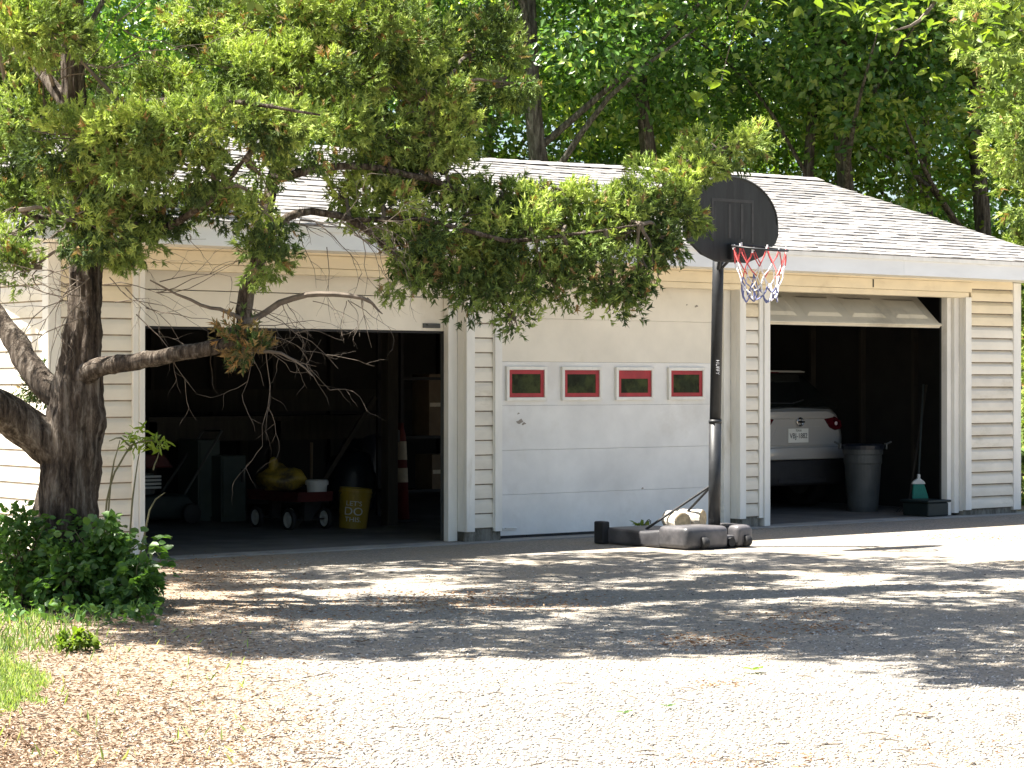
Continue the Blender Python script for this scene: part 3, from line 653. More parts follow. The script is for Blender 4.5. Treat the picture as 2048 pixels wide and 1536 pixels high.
# boughs of scaly sprays: centre pixel, half sizes (px), depth, tone (sun or shade put into the colour)
PADS = [
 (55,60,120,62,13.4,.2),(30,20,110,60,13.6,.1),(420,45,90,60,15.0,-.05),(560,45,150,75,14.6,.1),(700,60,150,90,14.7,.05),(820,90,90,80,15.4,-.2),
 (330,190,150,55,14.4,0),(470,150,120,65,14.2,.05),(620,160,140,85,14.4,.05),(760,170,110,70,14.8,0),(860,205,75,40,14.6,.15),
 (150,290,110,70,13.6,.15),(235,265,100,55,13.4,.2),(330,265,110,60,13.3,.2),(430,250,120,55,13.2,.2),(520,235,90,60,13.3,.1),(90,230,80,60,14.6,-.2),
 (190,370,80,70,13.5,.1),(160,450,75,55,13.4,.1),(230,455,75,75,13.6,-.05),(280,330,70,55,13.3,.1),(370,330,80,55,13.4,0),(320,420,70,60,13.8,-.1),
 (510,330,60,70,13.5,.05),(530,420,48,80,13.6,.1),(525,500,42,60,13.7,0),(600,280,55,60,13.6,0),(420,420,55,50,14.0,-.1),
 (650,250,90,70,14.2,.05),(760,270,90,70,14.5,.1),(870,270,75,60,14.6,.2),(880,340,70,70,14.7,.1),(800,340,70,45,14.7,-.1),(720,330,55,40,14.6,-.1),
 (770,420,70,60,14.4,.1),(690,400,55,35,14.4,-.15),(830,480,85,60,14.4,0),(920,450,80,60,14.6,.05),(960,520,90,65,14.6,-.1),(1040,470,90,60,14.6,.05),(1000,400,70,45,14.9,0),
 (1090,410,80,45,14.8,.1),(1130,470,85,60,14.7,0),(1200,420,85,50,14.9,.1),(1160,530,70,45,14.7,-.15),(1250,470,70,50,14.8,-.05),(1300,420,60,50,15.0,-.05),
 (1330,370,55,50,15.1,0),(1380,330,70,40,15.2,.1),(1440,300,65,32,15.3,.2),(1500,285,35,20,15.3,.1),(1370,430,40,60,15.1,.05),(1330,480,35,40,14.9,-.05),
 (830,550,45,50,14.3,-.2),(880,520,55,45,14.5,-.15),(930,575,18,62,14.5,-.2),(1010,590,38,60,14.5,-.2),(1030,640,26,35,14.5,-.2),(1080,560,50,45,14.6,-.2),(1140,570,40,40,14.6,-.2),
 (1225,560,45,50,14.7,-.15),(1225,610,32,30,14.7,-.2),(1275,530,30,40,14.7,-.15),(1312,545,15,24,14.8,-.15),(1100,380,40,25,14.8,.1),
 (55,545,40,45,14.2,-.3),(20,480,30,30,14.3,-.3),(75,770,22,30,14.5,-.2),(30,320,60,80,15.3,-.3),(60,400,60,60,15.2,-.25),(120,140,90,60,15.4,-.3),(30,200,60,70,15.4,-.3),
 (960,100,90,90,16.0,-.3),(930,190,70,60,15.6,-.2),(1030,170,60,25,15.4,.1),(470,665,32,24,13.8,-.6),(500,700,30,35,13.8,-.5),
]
F = Foliage(); tw = MB()
RNG = np.random.default_rng(21); rt = np.array(RT); fw = np.array(FW); up = np.array(UP)
def cedar_pad(F, c, rx, ry, rz, n, tone, Ln0, droop=0.5, K=8, bl=.5, bw=.17, tuft=26, tri=False, tuftr=1.15):
    c = np.array(c); m = max(4, int(n/tuft)); tq = ball(m, 0.55)
    tc_ = rt*(tq[:, 0:1]*rx) + fw*(tq[:, 1:2]*ry) + up*(tq[:, 2:3]*rz); tl = RNG.random(m)
    ix = RNG.integers(0, m, n); lo = ball(n, 0.2)*(Ln0*tuftr*(0.7+0.7*RNG.random(m)))[ix][:, None]
    q = tq[ix]; off = tc_[ix] + lo*np.array([1, 1, .8])
    upm = np.clip(q[:, 2:3]*1.3+0.35, -1, 1)
    d = unit(unit(lo)*0.75 + unit(tc_[ix]+1e-6)*0.45 + up*(upm*0.75 - (upm < 0)*droop) + RNG.normal(size=(n, 3))*0.25)
    tint = np.clip(0.50 + tone*0.6 + 0.13*RNG.normal(size=n) + (tl[ix]-.5)*0.75 + 0.2*q[:, 2], 0.11, 1.0)  # lighter tops and tufts put sun and shade into the foliage colour
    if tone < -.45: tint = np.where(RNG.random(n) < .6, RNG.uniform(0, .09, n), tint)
    dead = RNG.random(n) < 0.05; tint[dead] = RNG.uniform(0, 0.08, dead.sum())
    F.add(spray_arrays(c + off, d, Ln0*(0.65+0.7*RNG.random(n)), K, bl, bw, tri), tint, K*(3 if tri else 4))
def dens(px, py):
    d = 1.0
    if 430 < px < 740 and 270 < py < 440: d = 0.45
    if 560 < px < 760 and 380 < py < 470: d = 0.5
    if py > 500: d *= 0.8
    return d
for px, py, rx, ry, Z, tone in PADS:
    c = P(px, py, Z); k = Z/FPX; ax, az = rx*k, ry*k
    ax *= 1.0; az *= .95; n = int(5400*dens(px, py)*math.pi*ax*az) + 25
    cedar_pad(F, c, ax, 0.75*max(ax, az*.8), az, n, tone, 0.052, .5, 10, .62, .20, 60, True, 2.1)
    j = LPA[np.argmin(((LPA - np.array(c))**2).sum(1))]
    s = Vector(j); m_ = s.lerp(c, .5) + Vector((0,0,.06)); limb(tw, [s, m_, c], [.016,.011,.006], 5, 3, .008)
    for _ in range(7):
        e = c + RT*random.uniform(-1,1)*ax*.85 + FW*random.uniform(-.5,.5)*ax + UP*random.uniform(-.85,.7)*az
        limb(tw, [c.lerp(s, .25), c.lerp(e, .5) + Vector((0,0,.03)), e], [.007,.005,.0025], 4, 2, .01)
F.build('crown', M['cedar_leaf'], cedar)
tag(tw.build('twigs', M['twig'], cedar), kind='stuff')
# the rest of the crown above and in front of the picture (unseen; clumps placed to cast the driveway's shade)
F = Foliage(); RNG = np.random.default_rng(33); cnt = 0
PADC = np.array([list(P(p[0], p[1], p[4])) for p in PADS]); sd = np.array(SUN)
SHP = [(330,1120),(1200,1108),(1480,1103),(1750,1112),(2080,1118),(2080,1370),(1800,1345),(1560,1300),(1300,1305),(900,1305),(600,1315),(330,1280),(150,1222)]
def inpoly(x, y):
    r_ = False
    for k in range(len(SHP)):
        (x0, y0), (x1, y1) = SHP[k], SHP[k-1]
        if (y0 > y) != (y1 > y) and x < (x1-x0)*(y-y0)/(y1-y0)+x0: r_ = not r_
    return r_
tries = 0
while cnt < 320 and tries < 60000:
    tries += 1
    Zg = RNG.uniform(9.5, 19); px = RNG.uniform(100, 2090); py = 768+FPX*CAM.z/Zg
    if not inpoly(px, py): continue
    zz = RNG.uniform(3.0, 8.2); c = PG(px, py) + SUN*(zz/SUN.z)
    if math.hypot(c.x-T0.x, c.y-T0.y) > 5.6*(1-((zz-3)/8)**2): continue
    v = c - CAM; Z = v.dot(FW); px = 1024 + FPX*v.dot(RT)/Z; py = 768 - FPX*(v.z)/Z; ra = RNG.uniform(.14, .37)
    if py + ra*FPX/Z*0.8 > -15 and px > -ra*FPX/Z: continue
    t_ = (np.array(c)-PADC)@sd; ds = np.linalg.norm(np.array(c)-PADC-t_[:,None]*sd, axis=1)
    if ((t_ > 0) & (ds < ra+.35)).any() and RNG.random() > .06: continue
    cedar_pad(F, c, ra, ra, ra*.55, int(520*ra*ra)+16, 0, 0.14, .4, 8, .5, .26, 9); cnt += 1
print('upper pads', cnt, tries)
F.build('upper_crown', M['cedar_leaf'], cedar)
# dead twigs hanging below the boughs
dt = MB()
def dead(px, py, Z, ln, ang, r=.006, gen=0):
    p = P(px, py, Z); pts = [p]; a = ang; n = 6
    for i in range(n):
        a += random.uniform(-.35,.35) - (0.06 if math.cos(a) > 0 else -0.06)
        p = p + (RT*math.cos(a) + UP*math.sin(a))*(ln/n) + FW*random.uniform(-.02,.02); pts.append(p)
        if gen < 2 and random.random() < .33:
            v = p - CAM; z_ = v.dot(FW); dead(1024+FPX*v.dot(RT)/z_, 768-FPX*v.z/z_, z_, ln*.45, a + random.choice((-1,1))*random.uniform(.4,1.0), r*.55, gen+1)
    dt.tube(pts, [r*.62*(1-.75*i/n) for i in range(n+1)], 5)
for _ in range(10): dead(random.uniform(455,530), random.uniform(600,690), 13.85, random.uniform(.25,.75), random.uniform(-1.3,.25), .006)
for _ in range(9): dead(random.uniform(560,740), random.uniform(595,605), 13.9, random.uniform(.15,.4), random.uniform(-1.6,-.4), .005)
for _ in range(10): dead(random.uniform(190,330), random.uniform(520,660), 14.0, random.uniform(.3,.7), random.uniform(-.7,.5), .006)
for _ in range(12): dead(random.uniform(120,180), random.uniform(520,660), 14.0, random.uniform(.3,.7), math.pi+random.uniform(-.5,.6), .007)
for _ in range(9): dead(random.uniform(60,330), random.uniform(40,170), 13.8, random.uniform(.3,.7), random.uniform(-.4,1.2), .008)
for _ in range(9): dead(random.uniform(560,760), random.uniform(430,470), 13.7, random.uniform(.2,.5), random.uniform(-.6,.9), .007)
for _ in range(7): dead(random.uniform(560,760), random.uniform(420,500), 14.1, random.uniform(.3,.6), random.uniform(-1.4,.1), .005)
limb(dt, [P(485,655,13.85),P(560,607,13.9),P(640,588,13.9),P(725,596,13.9),P(765,628,13.9)], [.022,.02,.018,.013,.003], 7, 3, .006)
limb(dt, [P(490,640,13.85),P(440,620,13.8),P(380,600,13.8),P(300,560,13.8)], [.014,.012,.009,.004], 6, 3, .006)
limb(dt, [P(500,700,13.85),P(560,708,13.8),P(600,730,13.8),P(625,752,13.8)], [.012,.009,.006,.003], 6, 3, .006)
tag(dt.build('dead_twigs', M['twig'], cedar), kind='stuff')

# cedar standing to the right of the garage
RZ = 26.5; b = P(2290, 768, RZ); b.z = 0
ced2 = empty('cedar_tree', b, 'feathery cedar beside the garage at the right edge of the picture', 'tree')
mb = MB(); limb(mb, [b+Vector((0,0,z)) for z in (-.1,1,3,5,7,9)], [.2,.17,.14,.1,.07,.02], 10); mb.build('trunk', M['cedar_bark'], ced2, smooth=True)
F = Foliage(); RNG = np.random.default_rng(44); lm = MB()
for px, py, rx, ry, tn in [(2040,60,130,80,-.1),(2030,210,70,50,-.1),(2060,290,75,45,.15),(2050,350,80,40,.2),(2075,410,70,60,.1),(2100,520,80,90,-.1),(2080,650,60,90,0),(2090,800,65,100,-.05),(2100,950,70,90,0),(2075,250,80,45,.15),(2120,150,150,120,0),(2200,350,120,150,0),(2250,0,150,150,0),(2200,600,120,150,0),(2080,-80,150,100,0),(2250,850,140,160,0)]:
    Z = RZ + random.uniform(-.8,.8); c = P(px, py, Z); k = Z/FPX
    cedar_pad(F, c, rx*k, rx*k*.8, ry*k, int(1100*math.pi*rx*ry*k*k)+20, tn+.18, .11, .5, 9, .6, .2, 40, True, 1.7)
    limb(lm, [Vector((b.x,b.y,max(.4,c.z-.3))), c], [.03,.01], 5, 3)
F.build('crown', M['cedar_leaf'], ced2); tag(lm.build('limbs', M['twig'], ced2), kind='stuff')

# broadleaf bough hanging into the top of the picture, its trunk out of frame on the right
b = P(2520, 768, 15.0); b.z = 0
hb = empty('broadleaf_tree', b, 'tree whose light green large-leaved boughs hang in at the top right', 'tree')
mb = MB(); limb(mb, [b+Vector((0,0,z)) for z in (-.1,1,2.4,4,6)], [.17,.15,.13,.1,.05], 10); mb.build('trunk', M['tree_bark'], hb, smooth=True)
F = Foliage(); RNG = np.random.default_rng(55); lm = MB(); fork = P(2500, 150, 15.0)
limb(lm, [fork, P(2200,-60,14.8), P(1900,-40,14.6), P(1600,-60,14.6), P(1330,-10,14.6)], [.07,.05,.035,.022,.006], 7, 4, .01)
limb(lm, [P(1900,-40,14.6), P(1840,40,14.4), P(1790,60,14.3)], [.02,.012,.004], 5, 3); limb(lm, [P(1520,-50,14.6), P(1470,60,14.6), P(1440,170,14.6)], [.006,.004,.002], 5, 3)
for px, py, rx, ry, n in [(1300,25,40,25,9),(1330,40,30,25,8),(1470,25,45,30,14),(1500,40,30,20,8),(1440,150,40,18,9),(1400,195,30,20,8),(1780,40,45,30,16),(1830,85,40,20,12),(1860,30,50,35,18),(1900,90,40,20,8),(1865,150,30,22,8),(1620,-10,90,40,30),(2000,-40,150,50,60),(1800,10,60,40,20),(1720,20,50,20,10),(2450,-100,200,120,500),(2600,-220,220,160,600),(2300,-170,150,90,300),(2560,60,170,110,420),(2420,-330,200,120,400),(1950,50,60,50,34),(2010,120,50,50,30),(1945,175,40,30,16),(2030,40,50,50,24),(1990,200,40,30,14)]:
    Z = 14.5; c = np.array(P(px, py, Z)); k = Z/FPX; q = ball(n, .2)
    off = rt*(q[:, 0:1]*rx*k) + fw*(q[:, 1:2]*rx*k) + up*(q[:, 2:3]*ry*k); Ln = .085*(.75+.5*RNG.random(n))
    F.add(hexleaf_arrays(c+off, rt*RNG.normal(size=(n,1))+fw*RNG.normal(size=(n,1))*.7-up*.35, unit(RNG.normal(size=(n,3))*.5+up), Ln, Ln*.55), np.clip(.6+.25*RNG.normal(size=n), 0, 1), 7)
F.build('crown', M['leaf_light'], hb); tag(lm.build('limbs', M['twig'], hb), kind='stuff')

# ------------------------------------------------------------------ shrubs, saplings, ground plants
def shrub(px, py, rx, ry, Z, n, label, lf=.055, seed=1, mat='shrub_leaf', name='shrub', cat='shrub'):
    global RNG
    RNG = np.random.default_rng(seed); k = Z/FPX; c = P(px, py, Z); b = c.copy(); b.z = 0
    o = empty(name, b, label, cat); F = Foliage(); st = MB()
    m = max(5, n//22); tq = ball(m, .55)*(.55+.8*RNG.random((m,1))); ix = RNG.integers(0, m, n); q = tq[ix] + ball(n, .3)*min(.34, .075/(rx*k))
    off = rt*(q[:,0:1]*rx*k) + fw*(q[:,1:2]*rx*k*.9) + up*(q[:,2:3]*ry*k); pos = np.array(c)+off; ok = pos[:,2] > .02; pos = pos[ok]; q = q[ok]; n = len(pos)
    Ln = lf*(.6+.8*RNG.random(n))
    F.add(hexleaf_arrays(pos, rt*q[:,0:1]+fw*q[:,1:2]+up*(q[:,2:3]*.4-.15)+RNG.normal(size=(n,3))*.5, unit(RNG.normal(size=(n,3))*.5+up*.8+rt*q[:,0:1]*.5), Ln, Ln*.68), np.clip(.5+.2*RNG.normal(size=n), 0, 1), 7)
    for _ in range(14 if cat == 'shrub' else 4):
        e = c + RT*random.uniform(-.7,.7)*rx*k + FW*random.uniform(-.6,.6)*rx*k + UP*random.uniform(-.2,.8)*ry*k
        limb(st, [b+Vector((random.uniform(-.08,.08),random.uniform(-.08,.08),0)), b.lerp(e,.5)+Vector((0,0,.08)), e], [.008,.006,.003], 5, 2, .01)
    F.build('foliage', M[mat], o); tag(st.build('stems', M['stem'], o), kind='stuff'); return o
shrub(215,1125,92,88,13.9,1500,'leafy green shrub at the right foot of the cedar trunk', .06, 1)
shrub(40,1105,85,90,13.9,1500,'leafy green shrub left of the cedar trunk at the picture edge', .05, 2)
shrub(135,1150,55,70,13.7,650,'small dark shrub directly in front of the cedar trunk base', .05, 3)
shrub(270,1165,45,45,13.6,380,'low shrub with pale round leaves where the driveway begins', .06, 4)
shrub(160,1290,36,20,11.6,420,'low bright green weed on the litter by the grass patch', .035, 6, 'leaf_light', 'weed', 'weed')
o = shrub(1288,1052,24,12,19.9,90,'small bright green weed behind the hoop base', .05, 7, 'leaf_light', 'weed', 'weed')
# thin sapling with leaf tufts beside the left jamb
b = PG(215,1165); sp = empty('sapling', b, 'thin sapling with two leaf tufts leaning past the left door jamb', 'sapling'); st = MB(); F = Foliage(); RNG = np.random.default_rng(8)
Zs = (b-CAM).dot(FW)
for pts in ([(205,1165),(213,1000),(240,925),(265,890),(300,880),(325,888)],[(205,1160),(222,960),(240,880)],[(255,1165),(265,1000),(280,900)],[(270,1160),(300,1020),(330,985)],[(305,940),(318,905)],[(262,895),(240,875),(218,882)]):
    limb(st, [P(x,y,Zs) for x,y in pts], [.007]*(len(pts)-1)+[.003], 5, 3, .004)
for px, py, rx, ry, n in ((278,875,22,25,40),(312,888,24,16,40),(265,890,18,20,20)):
    q = ball(n,.3); k = Zs/FPX; Ln = .07*(.6+.7*RNG.random(n))
    F.add(hexleaf_arrays(np.array(P(px,py,Zs))+rt*q[:,0:1]*rx*k+fw*q[:,1:2]*rx*k+up*q[:,2:3]*ry*k, rt*q[:,0:1]+up*.2+RNG.normal(size=(n,3))*.6, unit(RNG.normal(size=(n,3))*.7+up), Ln, Ln*.3), np.clip(.5+.25*RNG.normal(size=n),0,1), 7)
tag(st.build('stems', M['stem'], sp), kind='stuff'); F.build('leaves', M['leaf_light'], sp)
# hose
hz = MB(); limb(hz, [PG(-60,1212,.02),PG(0,1206,.02),PG(50,1203,.03),PG(95,1196,.05),PG(130,1180,.08),PG(150,1172,.05)], [.022]*6, 8, 4); tag(hz.build('garden_hose', M['hose'], smooth=True), 'black hose lying under the shrubs at the left edge', 'hose')
# low green cover, grass, litter, pebbles
def scatter_px(poly_fn, n, Zlo, Zhi):
    Z = 1/np.sqrt(RNG.uniform(1/Zhi**2, 1/Zlo**2, n)); px = RNG.uniform(-120, 2170, n)
    return px, Z
def gpos(px, py):
    Z = FPX*CAM.z/(py-768.0); u = (px-1024)/FPX
    return np.stack([CAM.x+Z*(FW.x+RT.x*u), CAM.y+Z*(FW.y+RT.y*u), np.zeros_like(Z)], -1)
RNG = np.random.default_rng(61)
F = Foliage(); n = 1100; p = gpos(RNG.uniform(-60,320,n), RNG.uniform(1185,1250,n)); p[:,2] = RNG.random(n)*.09; Ln = .05*(.6+.7*RNG.random(n))
F.add(hexleaf_arrays(p, RNG.normal(size=(n,3)), unit(RNG.normal(size=(n,3))*.4+up), Ln, Ln*.7), np.clip(.45+.25*RNG.normal(size=n),0,1), 7)
tag(F.build('ground_cover', M['shrub_leaf']), 'low green leafy cover under the shrubs', 'ground cover', kind='stuff')
def blades(n, px0, px1, py0, py1, h, dens=None):
    px = RNG.uniform(px0,px1,n); py = RNG.uniform(py0,py1,n)
    if dens is not None: ok = RNG.random(n) < dens(px,py); px = px[ok]; py = py[ok]
    p = gpos(px,py); n = len(p); d = unit(RNG.normal(size=(n,3))*.45+up); Ln = h*(.5+RNG.random(n))
    return leaf_arrays(p, d, unit(RNG.normal(size=(n,3))), Ln, Ln*.08+.004, .05), n
F = Foliage()
vt, n = blades(26000, -200, 150, 1290, 1450, .032, lambda x,y: np.clip(1.05-((x+40)/145)**2-((y-1370)/68)**2 + .3*np.sin(x*.09)*np.sin(y*.13), 0, 1)); F.add(vt, np.clip(.55+.25*RNG.normal(size=n),0,1), 4)
vt, n = blades(2200, -100, 260, 1235, 1310, .06, lambda x,y: np.clip(.9-x/260,0.05,1)); F.add(vt, np.clip(.3+.25*RNG.normal(size=n),0,1), 4)
vt, n = blades(260, -50, 500, 1240, 1536, .05, lambda x,y: .5+0*x); F.add(vt, np.clip(.8+.25*RNG.normal(size=n),0,1), 4)
tag(F.build('grass', M['grass']), 'short bright grass at the lower left edge', 'grass', kind='stuff')
# litter: dry leaf bits and needles
F = Foliage(); n = 46000; px = RNG.uniform(-100,1000,n); py = 768+ (1/np.sqrt(RNG.uniform(1/17.0**2, 1/7.8**2, n)))**-1*FPX*CAM.z
p = gpos(px,py); ed = 1.5+.58*p[:,1]; keep = RNG.random(n) < np.clip((ed-p[:,0])/1.6+.35, 0.02, 1); p = p[keep]; n = len(p); p[:,2] = RNG.random(n)*.012
Ln = .028*(.35+RNG.random(n)); F.add(leaf_arrays(p, RNG.normal(size=(n,3))*np.array([1,1,.15]), unit(RNG.normal(size=(n,3))*.35+up), Ln, Ln*RNG.uniform(.08,.45,n)), np.clip(.5+.25*RNG.normal(size=n),0,1), 4)
tag(F.build('leaf_litter', M['litter']), 'brown dry leaf litter along the left side of the driveway', 'litter', kind='stuff')
F = Foliage()
for cx, cy, sx_, sy_, n in ((960,1203,150,13,900),(860,1195,80,8,260),(1430,1283,80,9,420),(1600,1232,70,8,240),(1620,1258,70,6,200),(1530,1525,120,12,150),(1440,1370,25,4,60),(400,1150,110,25,900),(560,1220,120,20,600),(1950,1075,90,6,220),(1900,1500,80,20,60)):
    p = gpos(cx+RNG.normal(size=n)*sx_, cy+RNG.normal(size=n)*sy_); p[:,2] = RNG.random(n)*.010; Ln = .026*(.4+RNG.random(n))
    F.add(leaf_arrays(p, RNG.normal(size=(n,3))*np.array([1,1,.12]), unit(RNG.normal(size=(n,3))*.3+up), Ln, Ln*RNG.uniform(.08,.35,n)), np.clip(.55+.25*RNG.normal(size=n),0,1), 4)
tag(F.build('needle_litter', M['needle_litter']), 'orange drifts of fallen cedar needles on the driveway', 'litter', kind='stuff')
# loose stones
n = 52000; Z = 1/np.sqrt(RNG.uniform(1/17.5**2, 1/7.7**2, n)); px = RNG.uniform(-80,2130,n); p = gpos(px, 768+FPX*CAM.z/Z)
keep = (p[:,0] > 1.0+.58*p[:,1]+RNG.normal(size=n)*.5) & (p[:,1] < -.25); p = p[keep]; n = len(p); r = .0052*(.5+RNG.random(n)**2*1.6)
octv = np.array([[1,0,0],[0,1,0],[-1,0,0],[0,-1,0],[0,0,.65],[0,0,-.5]]); an = RNG.random(n)*6.28; ca, sa = np.cos(an), np.sin(an)
V = octv[None]*r[:,None,None]*(0.7+.6*RNG.random((n,6,1))); V = np.stack([V[...,0]*ca[:,None]-V[...,1]*sa[:,None], V[...,0]*sa[:,None]+V[...,1]*ca[:,None], V[...,2]], -1) + p[:,None] + np.array([0,0,.001]) + np.stack([0*p[:,0], 0*p[:,0], undul(p[:,0],p[:,1])], -1)[:,None]
octf = np.array([[0,1,4],[1,2,4],[2,3,4],[3,0,4],[1,0,5],[2,1,5],[3,2,5],[0,3,5]]); T = (np.arange(n)[:,None,None]*6+octf[None]).reshape(-1,3)
tag(link('gravel', np_mesh('gravel', V.reshape(-1,3), T, M['pebble'], np.repeat(RNG.random(n),6))), 'loose pale gravel over the driveway', 'gravel', kind='stuff')
tg = MB()
for _ in range(170):
    c = PG(random.uniform(0,2048), random.uniform(1150,1536), .008); a = random.uniform(0,3.14); l = random.uniform(.03,.13); d = Vector((math.cos(a),math.sin(a),0))
    tg.tube([c-d*l/2, c+Vector((random.uniform(-.01,.01),random.uniform(-.01,.01),.004)), c+d*l/2], [.0025,.003,.0015], 4)
tag(tg.build('fallen_twigs', M['twig']), 'thin dry twigs strewn over the driveway', 'twigs', kind='stuff')
def fallen(px, py, ln, mat, label, tint):
    c = PG(px, py, .012); F = Foliage(); k = 3
    d = np.array([[1,.2,.15],[-.6,.8,.2],[-.3,-1,.25]]); L_ = np.array([ln,ln*.8,ln*.7])
    F.add(hexleaf_arrays(np.array([list(c)]*k), d, unit(np.array([[0,.2,1],[.2,0,1],[.1,.3,1.]])), L_, L_*.6), np.full(k,tint), 7)
    tag(F.build('fallen_leaf', M[mat], None, c), label, 'leaf', 'fallen leaves on the driveway')
fallen(1508,1340,.075,'leaf_light','bright green leaf lying alone on the sunlit driveway',.4)
fallen(1250,1426,.05,'leaf','dark green leaf on the pale gravel at bottom centre',.1)
fallen(1337,1413,.05,'leaf','dark leaf bit on the gravel, right of the bottom centre one',.0)
fallen(1846,1429,.06,'litter','reddish brown curled leaf on the gravel at lower right',.35)
fallen(808,1200,.08,'litter','pale curled dry leaf in the shade of the driveway',1.0)
fallen(724,1284,.06,'litter','brown curled leaf in the shade left of centre',.25)

# ------------------------------------------------------------------ basketball hoop
def text_mesh(body, size, mat, extrude=0.0008, wrap=None):
    cu = bpy.data.curves.new('txt', 'FONT'); cu.body = body; cu.size = size; cu.align_x = 'CENTER'; cu.align_y = 'CENTER'; cu.extrude = extrude
    o = bpy.data.objects.new('txt', cu); COL.objects.link(o); bpy.context.view_layer.update()
    me = bpy.data.meshes.new_from_object(o.evaluated_get(bpy.context.evaluated_depsgraph_get()))
    bpy.data.objects.remove(o); bpy.data.curves.remove(cu); me.materials.clear(); me.materials.append(mat); return me
hoop = empty('basketball_hoop', (5.32,-1.62,0), 'black portable basketball hoop with fan backboard in front of the closed door', 'basketball hoop')
po = MB(); po.tube([(5.30,-1.62,.05),(5.312,-1.62,1.05)], .051, 20); po.tube([(5.312,-1.62,1.04),(5.338,-1.62,2.1),(5.345,-1.63,2.62)], .047, 20)
po.tube([(5.3115,-1.62,1.03),(5.3122,-1.62,1.06)], .054, 20); po.build('pole', M['black_paint'], hoop, smooth=True, bevel=0)
me = text_mesh('HUFFY', .042, M['net_white'])
for v in me.vertices:
    a_ = v.co.y/.0485; v.co = Vector((.0488*math.sin(a_), -.0488*math.cos(a_) - v.co.z, -v.co.x))
o = link('pole_lettering', me, hoop, (5.32,-1.62,1.50)); o.rotation_euler = (0,0,R(-25))
# backboard (fan shape) parallel to the garage front
BZ = 2.37; BY = -1.86; BX = 5.285
fan = [(-.17,0),(.17,0),(.34,.055),(.50,.17),(.535,.24),(.535,.33)]
arc = [(.535*math.cos(t), .33+.39*math.sin(t)) for t in [math.pi*i/20 for i in range(1,20)]]
fan = fan + arc + [(-.535,.33),(-.535,.24),(-.50,.17),(-.34,.055)]
bd = MB(); bd.prism(fan, (BX,BY,BZ), (1,0,0), (0,0,1), (0,.035,0)); bb = bd.build('backboard', M['board'], hoop, bevel=.008)
ln = MB()
def strip(x0,x1,z0,z1): ln.box(BX+x0,BX+x1,BY-.003,BY-.0005,BZ+z0,BZ+z1)
strip(-.24,.24,.50,.525); strip(-.24,-.215,.17,.50); strip(.215,.24,.17,.50); strip(-.05,-.02,.2,.48); strip(.09,.12,.2,.49)
ln.build('target_square', M['board_line'], bb)
rb = MB(); ring = [(.535*.965*math.cos(t)/1, .33+.39*.965*math.sin(t)) for t in [math.pi*i/24 for i in range(0,25)]]
rb.tube([(BX+x,BY-.002,BZ+z) for x,z in ring], .007, 6); rb.build('edge_rib', M['board'], bb)
bk = MB()
for sx_ in (-.09,.09):
    bk.tube([(5.34,-1.62,2.30),(BX+sx_,BY+.035,BZ+.10)], .016, 8); bk.tube([(5.345,-1.63,2.60),(BX+sx_,BY+.035,BZ+.30)], .016, 8)
bk.build('bracket', M['black_paint'], hoop)
# rim, bent a little downwards
RC = Vector((5.30,-2.17,2.475)); tilt = R(8)
def rimp(a, r, dz=0): return RC + Vector((r*math.cos(a), r*math.sin(a)*math.cos(tilt), r*math.sin(a)*math.sin(tilt)+dz))
rm = MB(); rr = .2286
pts = [rimp(2*math.pi*i/40, rr) for i in range(41)]; rm.tube(pts, .009, 8); rimo = rm.build('rim', M['black_paint'], hoop, smooth=True)
pl = MB(); pl.box(RC.x-.07,RC.x+.07,BY-.05,BY-.004,BZ+.02,BZ+.15); pl.build('rim_plate', M['black_paint'], rimo, bevel=.004)
st = MB()
for s_ in (-1,1): st.tube([(RC.x+s_*.06,BY-.04,BZ+.04), rimp(R(90)+s_*R(55), rr)+Vector((0,0,-.012))], .006, 6); st.tube([(RC.x+s_*.05,BY-.04,BZ+.12), rimp(R(90)+s_*R(25), rr)], .008, 6)
st.build('rim_brace', M['black_paint'], rimo)
netr = MB().tube([rimp(0, rr)+Vector((0,0,-.01)), rimp(0.3, rr)+Vector((0,0,-.012))], .004, 5).build('net', M['net_white'], hoop)
NS = 12
def netp(i, lv):                                 # knots: upper rows wide, lower narrow, hanging unevenly
    rad = [.222,.205,.172,.150,.138,.132][lv]; dz = [0,-.13,-.23,-.31,-.37,-.43][lv]
    a = 2*math.pi*(i + .5*(lv % 2))/NS; q = rimp(a, rad); q.z = RC.z + (q.z-RC.z)*(1-lv*.16) + dz + .018*math.sin(i*2.4+lv); q.x += .02*math.sin(i*1.7+lv)*(lv > 1); q.y += .015*math.cos(i*2.9+lv)*(lv > 1)
    return q
parts = {'net_red': MB(), 'net_white': MB(), 'net_blue': MB()}
for i in range(NS):
    for lv in range(5):
        for j in ((i, i+1) if lv % 2 else (i-1, i)):
            mname = 'net_red' if lv == 0 else ('net_white' if lv == 1 or (lv == 2 and i % 2) else random.choice(('net_white','net_blue')))
            if lv == 1 and i % 3 == 0: mname = 'net_red'
            p0 = netp(i, lv); p1 = netp(j % NS, lv+1); parts[mname].tube([p0, p0.lerp(p1,.5)+Vector((random.uniform(-.006,.006),random.uniform(-.006,.006),-.008)), p1], .005 if lv < 3 else .0065, 5)
    parts['net_white'].tube([netp(i,0)+Vector((0,0,.012)), netp(i,0)+Vector((0,0,-.02))], .009, 6)
for k_, nm in (('net_red','upper_strands'),('net_white','middle_strands'),('net_blue','lower_strands')): tag(parts[k_].build(nm, M[k_], netr), kind='stuff')
